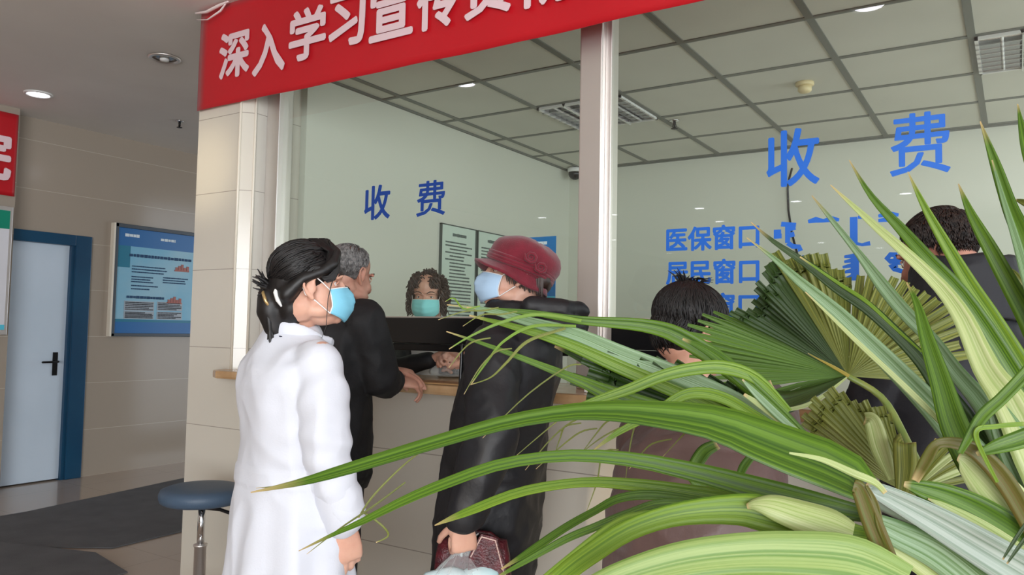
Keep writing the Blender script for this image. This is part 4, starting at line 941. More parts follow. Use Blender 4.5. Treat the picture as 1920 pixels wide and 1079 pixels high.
M_croc = mat('maroon_leather', rgb(88, 20, 30), .3, bump=(160, .8), vary=(50, rgb(60, 12, 22))); M_stud = mat('pale_stitching', rgb(206, 176, 168), .4)
hb = empty('handbag', (hp.x, hp.y, .48), 'maroon handbag with pale stitched edge held behind the clear bag', 'handbag')
hx = gx; hc = Vector((hp.x, hp.y, 0)) + gx * .03 + gy * .045
mb = MB(); rs = []
for z, w_, t_ in ((.47, .115, .04), (.50, .12, .05), (.60, .118, .045), (.69, .11, .03), (.735, .10, .018)):
    rs.append([hc + gx * w_ * math.copysign(abs(math.cos(a)) ** .4, math.cos(a)) + gy * t_ * math.copysign(abs(math.sin(a)) ** .6, math.sin(a)) + Vector((0, 0, z)) for a in [2 * math.pi * i / 32 for i in range(32)]])
mb.loft(rs); mb.build('body', M_croc, hb, smooth=True)
fl = hc + gx * .045 - gy * .05
mb = MB(); vs = []
for q in (0, .008): vs += [fl + gx * a + Vector((0, 0, b_)) - gy * q for a, b_ in ((-.055, .70), (-.02, .765), (.025, .755), (.055, .66), (.105, .56), (.02, .52), (-.06, .56))]
mb.add(vs, [tuple(range(6, -1, -1)), tuple(range(7, 14))] + [(i, (i + 1) % 7, 7 + (i + 1) % 7, 7 + i) for i in range(7)]); mb.build('flap', M_croc, hb, bevel=.003)
mb = MB(); ed = [(-.048, .70), (-.018, .757), (.022, .747), (.047, .66), (.094, .565)]
pts = [fl + gx * a + Vector((0, 0, b_)) - gy * .010 for a, b_ in ed]
for i in range(4):
    for t in range(9):
        q = pts[i].lerp(pts[i + 1], t / 9); q2 = pts[i].lerp(pts[i + 1], (t + .6) / 9); mb.tube([q, q2], .0022, 6)
mb.build('stitching', M_stud, hb, smooth=True)
mb = MB(); mb.tube([hc - gx * .09 + Vector((0, 0, .72)), hc - gx * .05 + Vector((0, 0, .75)), hc + Vector((0, 0, .756)), hc + gx * .05 + Vector((0, 0, .75)), hc + gx * .09 + Vector((0, 0, .72))], .008, 8); mb.build('handle', M_croc, hb, smooth=True)
# ---------------------------------------------------------------- clerk behind the left window
f = (.12, -1.0); Hc = P(801, 556, 4.02); base = Vector((Hc.x, Hc.y + .06, 0)); Mp = frame(base, f); Mi = Mp.inverted(); MH = frame(Hc, cam_dir(-.05, -1.0), -6); hl = Mi @ Hc
mb = MB(); head_shapes(mb, MH)
mb.tube([hl + Vector((0, -.03, -.05)), hl * .5 + Vector((0, -.01, 1.34)) * .5, Vector((0, -.02, 1.26))], [.052, .052, .065], 14, Mp)
mb.loft([ring((0, -.01, z), rx, ry, Mp) for z, rx, ry in ((.76, .15, .11), (.88, .165, .125), (1.02, .15, .11), (1.18, .155, .11), (1.27, .155, .085), (1.32, .10, .06), (1.36, .055, .05))])
legs(mb, Mp, .80)
RS = Vector((.165, 0, 1.26)); RE = Mi @ P(740, 692, 3.76); RW = Mi @ P(812, 674, 3.66)
LS = Vector((-.165, 0, 1.26)); LE = Mi @ P(915, 692, 3.72); LW = Mi @ P(868, 674, 3.62)
for a, b_, c_ in ((RS, RE, RW), (LS, LE, LW)): mb.tube([a, b_, c_], [.045, .038, .026], 12, Mp)
for W_, px_, sd in ((RW, 845, 1), (LW, 838, -1)):
    hd = Mi.to_3x3() @ (P(px_, 664, 3.62) - Mp @ W_); hand_shapes(mb, Mp @ hand_frame(W_, hd, (0, .5, -.8)), -sd, (40, 48, 52, 56), 3, (28, 40), .92)
clerk = make_body(mb, base); clerk.data.materials.append(M_skin); tag(clerk, 'clerk with curly dark hair and a turquoise mask behind the left window', 'person')
mb = MB(); mb.loft([ring((0, -.015, z), rx, ry, Mp, 36, .92) for z, rx, ry in ((.74, .185, .14), (.90, .19, .15), (1.06, .18, .14), (1.18, .19, .14), (1.27, .18, .115), (1.32, .13, .09), (1.35, .075, .065))])
for a, b_, c_ in ((RS, RE, RW), (LS, LE, LW)):
    k = (c_ - b_).normalized(); mb.tube([a, a * .5 + b_ * .5, b_, b_ * .5 + c_ * .5, c_ - k * .02], [.066, .058, .046, .043, .038], 16, Mp)
me = remesh(mb, 'jacket', .008, 5); wrinkle(me, lambda p, n: fold(Mi @ p, 8, .006, 3)); link('jacket', me, M_blackcloth, clerk)
mb = MB(); mb.loft([ring((0, .05, z), .125, ry, Mp, 32) for z, ry in ((.80, .10), (.95, .11), (1.10, .105), (1.20, .10), (1.27, .075))]); me = remesh(mb, 'sweater', .008, 3); wrinkle(me, lambda p, n: fold(Mi @ p, 14, .003, 3)); link('sweater', me, M_white, clerk)
trousers(clerk, Mp, .80, M_trous); shoes(clerk, Mp, M_shoe); face_mask(clerk, MH, M_maskt); face_bits(clerk, MH)
rnd = random.Random(31); mb = MB()
mb.ell((0, -.03, .052), (.086, .098, .080), MH, 20, 14); mb.ell((0, -.06, -.02), (.082, .07, .085), MH, 20, 14)
me = remesh(mb, 'hair', .007, 3); mb = MB(); mb.v = [tuple(v.co) for v in me.vertices]; mb.f = [tuple(p.vertices) for p in me.polygons]
for k in range(380):
    d = Vector((rnd.gauss(0, 1), rnd.gauss(-.15, .8), rnd.gauss(.1, .75))).normalized()
    if d.y > .35 and abs(d.x) < .72 and d.z < .55: continue
    if d.y > .75 and d.z < .45: continue
    c0 = Vector((d.x * .090, -.030 + d.y * .100, .048 + d.z * .086)); drop = rnd.uniform(.03, .07) * (1.3 if d.z < .3 else .7); r_ = rnd.uniform(.005, .011); ph = rnd.uniform(0, 6)
    t1 = d.cross(Vector((0, 0, 1))); t1 = t1.normalized() if t1.length > .1 else Vector((1, 0, 0))
    pts = []
    for q in range(13):
        t = q / 12; pts.append(c0 + d * (.004 + .008 * t) + Vector((d.x * .01 * t, d.y * .01 * t, -drop * t)) + t1 * r_ * math.cos(ph + t * 9) + d * r_ * math.sin(ph + t * 9))
    mb.tube(pts, [.0036 - .002 * q / 12 for q in range(13)], 5, MH)
for s in (-1, 1):
    for k in range(24):
        ph = rnd.uniform(0, 6); x = s * rnd.uniform(.066, .090); y = rnd.uniform(-.05, .045); z0 = rnd.uniform(-.01, .04); pts = [Vector((x + .009 * math.cos(ph + q * .8) + s * .004 * q / 4, y + .009 * math.sin(ph + q * .8), z0 - .0105 * q)) for q in range(11)]
        mb.tube(pts, [.006 - .004 * q / 10 for q in range(11)], 5, MH)
for k in range(44):
    x = rnd.choice((-1, 1)) * rnd.uniform(.026, .066); ph = rnd.uniform(0, 6); pts = [Vector((x + .007 * math.cos(ph + q) + (x * .06) * q / 3, .066 + .004 * q - .0006 * q * q + .006 * math.sin(ph + q), .098 - .009 * q)) for q in range(7)]
    mb.tube(pts, [.0045 - .0004 * q for q in range(7)], 5, MH)
mb.build('hair', M_hairbr, clerk, smooth=True)
# bag on the ledge in the money slot
gx = Vector((1, 0, 0)); gy = Vector((0, 1, 0)); q = P(822, 675, 3.60)
poly_bag('plastic_bag', Vector((q.x, 2.93, 1.215)), .20, .12, .08, 'small clear plastic bag on the ledge below the hands of the clerk', 9)
# papers on the ledge to the right
for (x0, x1, y0, y1, h_, a, lab) in ((-1.36, -1.22, 2.60, 2.72, .055, 10, 'white box on the ledge right of the steel post, behind the hatted woman'), (-1.20, -.95, 2.56, 2.74, .006, -8, 'loose white form lying on the ledge under the right window')):
    c0 = Vector(((x0 + x1) / 2, (y0 + y1) / 2, 1.1305)); T = Matrix.Translation(c0) @ Matrix.Rotation(R_(a), 4, 'Z')
    o = MB().box(-(x1-x0)/2, (x1-x0)/2, -(y1-y0)/2, (y1-y0)/2, 0, h_, T).build('paper_box' if h_ > .02 else 'paper_form', M_white, bevel=.002 if h_ < .02 else .006); tag(o, lab, 'box' if h_ > .02 else 'paper')

# ---------------------------------------------------------------- woman in brown stooping at the right window
f = cam_dir(.62, .80); Hc = P(1297, 632, 2.10); hb_ = P(1330, 900, 1.95); base = Vector((hb_.x, hb_.y - .06, 0)); Mp = frame(base, f); Mi = Mp.inverted(); MH = frame(Hc, cam_dir(.93, .36), -16); hl = Mi @ Hc
mb = MB(); head_shapes(mb, MH)
nk = hl + (MH.to_3x3().inverted() @ Vector((0, 0, 0))) ; nb = hl * .62 + Vector((0, .0, 1.12)) * .38
nb = Vector((hl.x * .6, hl.y * .62, hl.z - .20)); nm = (hl + nb) / 2 + Vector((0, -.02, 0))
mb.tube([hl + Vector((0, -.03, -.05)), nm, nb], [.052, .054, .068], 14, Mp)
sp = [Vector((0, -.03, .80)), Vector((0, -.035, .92)), Vector((nb.x * .3, nb.y * .22, 1.03)), Vector((nb.x * .75, nb.y * .62, nb.z - .08)), nb]
def spine_rings(rs, n=36, p=.95):
    out = []
    for i, (c, rx, ry) in enumerate(rs):
        a = rs[max(i-1, 0)][0]; b_ = rs[min(i+1, len(rs)-1)][0]; t = (b_ - a).normalized(); X = Vector((1, 0, 0)); Y = t.cross(X).normalized(); X = Y.cross(t)
        out.append(ring(c, rx, ry, Mp, n, p, X, Y))
    return out
mb.loft(spine_rings([(sp[0], .16, .12), (sp[1], .155, .115), (sp[2], .15, .11), (sp[3], .16, .10), (sp[4], .07, .06)]))
legs(mb, Mp, .80)
RS = sp[3] + Vector((.145, .02, .0)); LS = sp[3] + Vector((-.145, .02, .0))
RW = Mi @ P(1425, 735, 2.30); RE = Mi @ P(1440, 790, 2.02); LW = Mi @ P(1300, 715, 2.50); LE = Mi @ P(1255, 775, 2.24)
for a, b_, c_, sd in ((RS, RE, RW, 1), (LS, LE, LW, -1)):
    mb.tube([a, b_, c_], [.046, .038, .026], 12, Mp); hand_shapes(mb, Mp @ hand_frame(c_, (c_ - b_).normalized() + Vector((0, 0, -.1)), (0, .1, -1)), -sd, (20, 25, 28, 30), 4, (30, 20), .92)
brw = make_body(mb, base); brw.data.materials.append(M_skin); tag(brw, 'black haired woman in a brown padded coat stooping at the right window behind the palm', 'person')
mb = MB(); mb.loft(spine_rings([(Vector((0, -.02, .48)), .225, .185), (Vector((0, -.03, .64)), .22, .18), (sp[0], .215, .175), (sp[1], .205, .165), (sp[2], .195, .155), (sp[3], .18, .12), (sp[4] * .8 + sp[3] * .2, .12, .09), (sp[4], .085, .08)], 44))
for a, b_, c_ in ((RS, RE, RW), (LS, LE, LW)):
    k = (c_ - b_).normalized(); mb.tube([a, a * .5 + b_ * .5, b_, b_ * .5 + c_ * .5, c_ - k * .02], [.075, .076, .072, .065, .052], 18, Mp)
me = remesh(mb, 'coat', .008, 5); wrinkle(me, lambda p, n: .010 * abs(math.sin((Mi @ p).z * 26)) ** .6 + fold(Mi @ p, 11, .005, 3)); ct = link('coat', me, M_brown, brw)
mb = MB(); mb.tube([nb + Vector((-.07, .02, .01)), nb + Vector((-.04, -.06, .03)), nb + Vector((.02, -.07, .03)), nb + Vector((.08, .0, .02)), nb + Vector((.04, .07, -.01))], .028, 10, Mp); me = remesh(mb, 'collar', .007, 3); link('collar', me, M_brown, ct)
trousers(brw, Mp, .80, M_trous); shoes(brw, Mp, M_shoe); face_bits(brw, MH)
rnd = random.Random(17); mb = MB(); mb.ell((0, -.020, .054), (.083, .102, .084), MH, 24, 16); mb.ell((0, -.045, .005), (.074, .070, .075), MH, 20, 14)
me = remesh(mb, 'hair', .006, 8); wrinkle(me, lambda p, n: fold(MH.inverted() @ p, 30, .0016, 5, (1, .4, .6))); mb = MB(); mb.v = [tuple(v.co) for v in me.vertices]; mb.f = [tuple(p.vertices) for p in me.polygons]
prs = [((0, -.2, 1), (.9, .1, -.25)), ((0, -.2, 1), (-.9, .1, -.25)), ((0, -.1, 1), (.5, .8, .25)), ((0, -.1, 1), (-.5, .8, .25)), ((0, -.3, 1), (.2, -1, -.4)), ((0, -.3, 1), (-.4, -1, -.5)), ((.1, -.1, 1), (.75, .55, .0)), ((0, -.3, 1), (.8, -.6, -.4)), ((.2, -.5, .9), (.6, -.8, -.3)), ((0, -.5, .9), (0, -1, -.2)), ((.1, -.3, .95), (.9, -.3, -.35))]
strands(mb, MH, (0, -.020, .054), (.083, .102, .084), prs, 1100, .0024, (.0, .007), .16, 8, rnd)
strands(mb, MH, (0, -.045, .005), (.074, .071, .076), [((.3, -.8, .6), (.5, -.7, -.7)), ((-.3, -.8, .6), (-.5, -.7, -.7)), ((0, -.9, .5), (0, -.8, -.8)), ((.8, -.3, .5), (.8, -.5, -.4)), ((-.8, -.3, .5), (-.8, -.5, -.4))], 320, .0024, (.0, .006), .2, 7, rnd)
for k in range(40):
    a = rnd.uniform(0, 6.28); r_ = rnd.uniform(0, .03); mb.tube([(r_ * math.cos(a), -.045 + r_ * math.sin(a), .132), (1.6 * r_ * math.cos(a), -.05 + 1.6 * r_ * math.sin(a), .150), (2.4 * r_ * math.cos(a) + .01, -.05 + 2.4 * r_ * math.sin(a), .156 - rnd.uniform(0, .012))], [.003, .002, .0006], 4, MH)
mb.build('hair', M_hairb, brw, smooth=True)

# ---------------------------------------------------------------- man in a dark jacket at the far right, back turned
f = cam_dir(-.18, .98); Hc = P(1757, 484, 2.05); base = Vector((Hc.x + .05, Hc.y - .10, 0)); Mp = frame(base, f); Mi = Mp.inverted(); MH = frame(Hc, cam_dir(-.40, .92), -10); hl = Mi @ Hc
mb = MB(); head_shapes(mb, MH)
mb.tube([hl + Vector((0, -.035, -.05)), hl * .5 + Vector((0, -.01, 1.42)) * .5, Vector((0, -.02, 1.33))], [.058, .058, .075], 14, Mp)
mb.loft([ring((0, -.01, z), rx, ry, Mp) for z, rx, ry in ((.82, .155, .115), (.94, .165, .125), (1.10, .16, .12), (1.24, .18, .12), (1.34, .18, .09), (1.39, .11, .065), (1.43, .06, .052))])
legs(mb, Mp, .84)
RS = Vector((.165, 0, 1.32)); RE = Vector((.19, .08, 1.09)); RW = Vector((.13, .18, 1.20)); LS = Vector((-.165, 0, 1.32)); LE = Vector((-.19, .08, 1.09)); LW = Vector((-.12, .18, 1.20))
for a, b_, c_, sd in ((RS, RE, RW, 1), (LS, LE, LW, -1)):
    mb.tube([a, b_, c_], [.05, .042, .03], 12, Mp); hand_shapes(mb, Mp @ hand_frame(c_, (c_ - b_).normalized(), (-sd * .2, .1, -1)), -sd, (22, 28, 32, 36), 3, (28, 24), 1.0)
mn2 = make_body(mb, base); mn2.data.materials.append(M_skinr); tag(mn2, 'man with cropped dark hair and a navy black jacket, back turned, behind the palm', 'person')
mb = MB(); mb.loft([ring((0, -.015, z), rx, ry, Mp, 40, .92) for z, rx, ry in ((.66, .185, .14), (.80, .19, .145), (.95, .19, .145), (1.12, .195, .145), (1.25, .20, .14), (1.325, .185, .12), (1.37, .14, .10), (1.41, .095, .085), (1.435, .08, .075))])
for a, b_, c_ in ((RS, RE, RW), (LS, LE, LW)):
    k = (c_ - b_).normalized(); mb.tube([a, a * .5 + b_ * .5, b_, b_ * .5 + c_ * .5, c_ - k * .02], [.078, .074, .068, .06, .05], 18, Mp)
me = remesh(mb, 'jacket', .008, 5); wrinkle(me, lambda p, n: fold(Mi @ p, 7, .009, 11, (1.3, 1.3, .8)) + fold(p, 16, .003, 2)); jk = link('jacket', me, M_darknavy, mn2)
mb = MB(); mb.loft([ring((0, -.02, 1.40), .15, .125, Mp, 32), ring((0, -.022, 1.46), .135, .118, Mp, 32), ring((0, -.024, 1.51), .122, .114, Mp, 32), ring((0, -.022, 1.548), .112, .108, Mp, 32), ring((0, -.02, 1.552), .094, .092, Mp, 32), ring((0, -.02, 1.46), .09, .09, Mp, 32)])
me = remesh(mb, 'collar', .005, 2); wrinkle(me, lambda p, n: fold(p, 13, .004, 6)); link('collar', me, M_darknavy, jk)
trousers(mn2, Mp, .84, M_trous); shoes(mn2, Mp, M_shoe); face_bits(mn2, MH)
rnd = random.Random(41); mb = MB()
for _ in range(6500):
    d = Vector((rnd.gauss(0, 1), rnd.gauss(-.3, .9), rnd.gauss(.25, .8))).normalized()
    if d.y > .62 + .2 * d.z or (d.y > .2 and d.z < .15) or d.z < (-.82 if d.y < -.35 else -.35): continue
    q = Vector((d.x * .0765, -.016 + d.y * .0965, .044 + d.z * .0815)); fl = Vector((d.x * .2, .25 if d.z > .6 else -.2, -.9 if d.z < .8 else .1)); fl = (fl - d * fl.dot(d)); fl = fl.normalized() if fl.length > .05 else Vector((0, 1, 0))
    L_ = .018 if d.z > -.2 else .010
    mb.tube([q - d * .003, q + fl * L_ * .45 + d * (.005 if d.z > -.2 else .002), q + fl * L_ + d * .005], [.0016, .0014, .0004], 3, MH, round_ends=False)
mb.build('hair', M_hairs, mn2, smooth=True)
# ================================================================ potted fan palm in the foreground
def leaf_mat(name, c1, c2, rough=.42, tip=rgb(196, 170, 120), stripe=34.0, trans=.22):
    m = bpy.data.materials.new(name); m.use_nodes = True; nt = m.node_tree; b = nt.nodes['Principled BSDF']; b.inputs['Roughness'].default_value = rough; b.inputs['Specular IOR Level'].default_value = .42
    uv = nt.nodes.new('ShaderNodeUVMap'); sc = nt.nodes.new('ShaderNodeVectorMath'); sc.operation = 'MULTIPLY'; sc.inputs[1].default_value = (stripe, 1.6, 1)
    nt.links.new(uv.outputs[0], sc.inputs[0])
    oi = nt.nodes.new('ShaderNodeObjectInfo'); ad = nt.nodes.new('ShaderNodeVectorMath'); ad.operation = 'ADD'; nt.links.new(sc.outputs[0], ad.inputs[0])
    mm = nt.nodes.new('ShaderNodeMath'); mm.operation = 'MULTIPLY'; mm.inputs[1].default_value = 40; nt.links.new(oi.outputs['Random'], mm.inputs[0]); nt.links.new(mm.outputs[0], ad.inputs[1])
    n = nt.nodes.new('ShaderNodeTexNoise'); n.inputs['Scale'].default_value = .5; n.inputs['Detail'].default_value = 4; nt.links.new(ad.outputs[0], n.inputs['Vector'])
    mr = nt.nodes.new('ShaderNodeMapRange'); mr.inputs[1].default_value = .36; mr.inputs[2].default_value = .64; nt.links.new(n.outputs['Fac'], mr.inputs[0])
    mx = nt.nodes.new('ShaderNodeMix'); mx.data_type = 'RGBA'; nt.links.new(mr.outputs[0], mx.inputs[0]); mx.inputs[6].default_value = c1; mx.inputs[7].default_value = c2
    sp = nt.nodes.new('ShaderNodeSeparateXYZ'); nt.links.new(uv.outputs[0], sp.inputs[0])
    tr = nt.nodes.new('ShaderNodeMapRange'); tr.inputs[1].default_value = .90; tr.inputs[2].default_value = 1.0; nt.links.new(sp.outputs[1], tr.inputs[0])
    m2 = nt.nodes.new('ShaderNodeMix'); m2.data_type = 'RGBA'; nt.links.new(tr.outputs[0], m2.inputs[0]); nt.links.new(mx.outputs[2], m2.inputs[6]); m2.inputs[7].default_value = tip
    nt.links.new(m2.outputs[2], b.inputs['Base Color'])
    bp = nt.nodes.new('ShaderNodeBump'); bp.inputs['Strength'].default_value = .25; bp.inputs['Distance'].default_value = .001; nt.links.new(n.outputs['Fac'], bp.inputs['Height']); nt.links.new(bp.outputs[0], b.inputs['Normal'])
    t = nt.nodes.new('ShaderNodeBsdfTranslucent'); nt.links.new(m2.outputs[2], t.inputs[0]); ms = nt.nodes.new('ShaderNodeMixShader'); ms.inputs[0].default_value = trans
    out = nt.nodes['Material Output']; nt.links.new(b.outputs[0], ms.inputs[1]); nt.links.new(t.outputs[0], ms.inputs[2]); nt.links.new(ms.outputs[0], out.inputs[0])
    return m
LG = leaf_mat('green_leaf', rgb(98, 134, 34), rgb(54, 88, 20))
LB = leaf_mat('bright_leaf', rgb(128, 158, 48), rgb(84, 120, 30))
LD = leaf_mat('dark_leaf', rgb(52, 80, 22), rgb(32, 52, 16))
LT = leaf_mat('glaucous_leaf', rgb(150, 176, 142), rgb(90, 126, 66))
LP = leaf_mat('pale_leaf', rgb(186, 194, 140), rgb(146, 166, 92))
LO = leaf_mat('olive_leaf', rgb(136, 140, 62), rgb(70, 84, 24))
LV = leaf_mat('brown_green_leaf', rgb(88, 98, 34), rgb(100, 84, 34))
LS_ = leaf_mat('grey_green_stalk', rgb(172, 182, 172), rgb(122, 140, 122), .35)

def cat(pts, n):
    """smooth curve through vectors"""
    out = []; m = len(pts)
    for i in range(n):
        t = i / (n - 1) * (m - 1); k = min(int(t), m - 2); f_ = t - k
        p0, p1, p2, p3 = pts[max(k-1, 0)], pts[k], pts[k+1], pts[min(k+2, m-1)]
        out.append(.5 * ((2 * p1) + (p2 - p0) * f_ + (2 * p0 - 5 * p1 + 4 * p2 - p3) * f_ ** 2 + (3 * p1 - p0 - 3 * p2 + p3) * f_ ** 3))
    return out
class Leaf:
    def __init__(s): s.mb = MB(); s.uv = []
    def ribbon(s, pts, wid, fold=.35, roll=0.0, n=26, tw=0.0, curl=0.0, vmax=1.0):
        """pts: places from base to tip; wid: blade widths in metres; V fold, roll about its own line, a little thickness"""
        C_ = cat(pts, n); Wd = cat([Vector((w, 0, 0)) for w in wid], n); rows = []; U = (-1, -.5, 0, .5, 1)
        for i in range(n):
            t = (C_[min(i+1, n-1)] - C_[max(i-1, 0)]).normalized(); v = i / (n - 1)
            nr = (CAM - C_[i]); nr = (nr - t * nr.dot(t)).normalized(); sd = t.cross(nr)
            a = R_(roll + tw * (v - .5)); nr, sd = nr * math.cos(a) + sd * math.sin(a), sd * math.cos(a) - nr * math.sin(a)
            w = max(.0004, Wd[i].x) / 2 / max(.35, abs(math.cos(a)))
            rows.append([C_[i] + sd * u * w + nr * (fold * abs(u) * w - curl * u * u * w) for u in U] + [C_[i] + sd * u * w + nr * (fold * abs(u) * w - curl * u * u * w) - nr * .0006 for u in U])
        k = len(s.mb.v); fs = []; off = 37 * len(s.uv) % 11
        for i in range(n - 1):
            for j in range(4):
                a = k + i * 10 + j; fs.append((a, a + 10, a + 11, a + 1)); fs.append((a + 5, a + 6, a + 16, a + 15))
            for j, q in ((0, 5), (4, 9)):
                a = k + i * 10; fs.append((a + j, a + q, a + 10 + q, a + 10 + j) if j == 0 else (a + j, a + 10 + j, a + 10 + q, a + q))
        for r in range(n):
            for q in range(10): s.uv.append(((U[q % 5] + 1) / 2 + off * .13, r / (n - 1) * vmax))
        s.mb.v += [tuple(p) for r in rows for p in r]; s.mb.f += fs
        return s
    def build(s, name, m, parent):
        me = bpy.data.meshes.new(name); me.from_pydata(s.mb.v, [], s.mb.f); u = me.uv_layers.new(name='UVMap')
        li = [0] * len(me.loops); me.loops.foreach_get('vertex_index', li); fl = []
        for i in li: fl += s.uv[i]
        u.data.foreach_set('uv', fl); me.polygons.foreach_set('use_smooth', [True] * len(me.polygons)); me.update()
        return link(name, me, m, parent)
def blade(frond, m, rows, fold=.35, roll=0.0, name='leaf_blade', n=28, tw=0.0, curl=0.0):
    """rows from base to tip: (px, py, distance, width in px) read off the photograph"""
    pts = [P(r[0], r[1], r[2]) for r in rows]; w_ = [r[3] * r[2] / FPX for r in rows]
    return Leaf().ribbon(pts, w_, fold, roll, n, tw, curl).build(name, m, frond)
def fan(frond, m, hub, table, nseg, split=.72, end=.55, dz=.10, sag=6.0, name='pleated_fan', seed=1, pleat=.42, side=1):
    """pleated segments radiating from a hub: table of (angle, reach in px)"""
    L = Leaf(); rnd = random.Random(seed); a0, a1 = table[0][0], table[-1][0]; st = (a1 - a0) / nseg
    for i in range(nseg):
        a = a0 + st * (i + .5); r = table[-1][1]
        for (b0, r0), (b1, r1) in zip(table, table[1:]):
            if min(b0, b1) <= a <= max(b0, b1): r = r0 + (r1 - r0) * (a - b0) / (b1 - b0)
        r *= rnd.uniform(.94, 1.05); pts = []; wd = []
        for t in (0.02, .25, .5, split, .88, 1.0):
            q = math.radians(a); px = hub[0] + r * t * math.cos(q); py = hub[1] - r * t * math.sin(q) + sag * t ** 3
            d = hub[2] + dz * (.3 * t ** 2 * math.cos(math.radians(i * 47)) + .9 * t * side * math.sin(q)) ; pts.append(P(px, py, d))
            full = 2 * r * t * math.tan(math.radians(abs(st)) / 2) * 1.14; w = full if t <= split else full * (1 - (1 - end) * (t - split) / (1 - split))
            wd.append(max(w, 1.2) * d / FPX)
        L.ribbon(pts, wd, pleat, rnd.uniform(-7, 7), 14, vmax=.9)
    return L.build(name, m, frond)

palm = empty('potted_palm', (.05, 1.12, 0), 'large green fan palm spreading across the right foreground in front of the counter', 'plant')
mb = MB(); mb.lathe([(.15, 0), (.17, .02), (.215, .40), (.235, .41), (.235, .45), (.215, .45), (.205, .40), (.02, .39)], Matrix.Translation((.05, 1.12, 0)), 40)
mb.build('pot', mat('glazed_pot', rgb(120, 92, 74), .3), palm, smooth=True)
mb = MB(); mb.lathe([(.205, .40), (.15, .415), (.02, .42)], Matrix.Translation((.05, 1.12, 0)), 30); mb.build('soil', mat('soil', rgb(58, 44, 34), .95, bump=(90, 1)), palm)
mb = MB(); mb.tube([(.05, 1.12, .40), (.045, 1.12, .6), (.05, 1.115, .78), (.06, 1.11, .88)], [.055, .05, .052, .04], 14); me = mb.mesh('trunk'); wrinkle(me, lambda p, n: .006 * math.sin(p.z * 160)); link('trunk', me, mat('fibrous_trunk', rgb(108, 84, 58), .9, bump=(120, 1)), palm)
CR = Vector((.06, 1.11, .86))
def frond(hub, mid=None, r0=.011, r1=.006, m=None, px=True):
    """a frond's own group: an Empty at its hub, with the stalk up from the crown"""
    o = bpy.data.objects.new('frond', None); COL.objects.link(o); o.empty_display_size = .05; o.location = hub; o.parent = palm; o.matrix_parent_inverse = parent_inv(palm)
    pts = [CR] + (mid or []) + [hub]; C_ = cat(pts, 18)
    mb = MB(); mb.tube(C_, [r0 + (r1 - r0) * i / 17 for i in range(18)], 10, flat=.7); mb.build('leaf_stalk', m or MATS_STALK, o, smooth=True)
    return o
MATS_STALK = mat('green_stalk', rgb(96, 116, 50), .4, vary=(30, rgb(120, 128, 60)))

# --- frond with the round pleated fan in the middle
hA = (1590, 706, 1.30)
FA = frond(P(*hA), [P(1790, 1010, 1.05), P(1704, 836, 1.22), P(1655, 748, 1.28)], .010, .006)
fan(FA, LO, hA, [(-4, 170), (10, 226), (24, 238), (36, 226), (48, 214), (60, 208), (74, 196), (86, 188)], 15, .70, .60, .10, 4, seed=3)
fan(FA, LO, hA, [(88, 190), (100, 226), (112, 252), (122, 268)], 9, .9, .85, .10, 4, seed=4)
fan(FA, LD, hA, [(122, 262), (130, 246), (138, 228), (146, 236), (152, 250)], 12, .9, .85, .10, 4, seed=5)
fan(FA, LG, hA, [(152, 262), (158, 322), (166, 318), (172, 300), (178, 262), (186, 210)], 13, .80, .35, .10, 6, seed=6)
fan(FA, LG, hA, [(186, 206), (192, 196), (198, 176)], 7, .9, .85, -.12, 26, seed=7)
blade(FA, LD, [(1590, 706, 1.30, 4), (1520, 738, 1.26, 22), (1465, 756, 1.22, 44), (1428, 742, 1.20, 40), (1448, 722, 1.22, 18)], .2, 20)
blade(FA, LP, [(1588, 708, 1.28, 3), (1530, 752, 1.24, 8), (1480, 768, 1.21, 7), (1440, 766, 1.20, 3)], .3)
blade(FA, leaf_mat('yellow_rib', rgb(176, 150, 50), rgb(140, 132, 48)), [(1592, 706, 1.285, 7), (1565, 690, 1.283, 6), (1535, 674, 1.28, 3), (1515, 663, 1.28, 1)], .1)

# --- hanging fan below it
hG = (1708, 928, 1.12)
FG = frond(P(*hG), [P(1800, 1060, 1.02)], .009, .006)
fan(FG, LO, hG, [(104, 150), (116, 190), (128, 238), (138, 262), (146, 250), (154, 190)], 18, .9, .95, .06, -4, seed=11)
blade(FG, LO, [(1690, 928, 1.05, 20), (1697, 880, 1.05, 38), (1696, 838, 1.05, 40), (1696, 832, 1.06, 38)], .25)
blade(FG, LP, [(1672, 900, 1.08, 16), (1650, 840, 1.08, 34), (1636, 792, 1.08, 30), (1622, 786, 1.09, 22)], .3)
for k, (a, r, m) in enumerate(((62, 110, LP), (50, 125, LO), (40, 135, LP), (30, 150, LO), (21, 165, LP), (12, 150, LO))):
    q = math.radians(a); blade(FG, m, [(1708, 922, 1.10, 5), (1708 + r * .5 * math.cos(q), 922 - r * .55 * math.sin(q), 1.09, 13), (1708 + r * math.cos(q), 922 - r * math.sin(q), 1.08, 12)], .4)

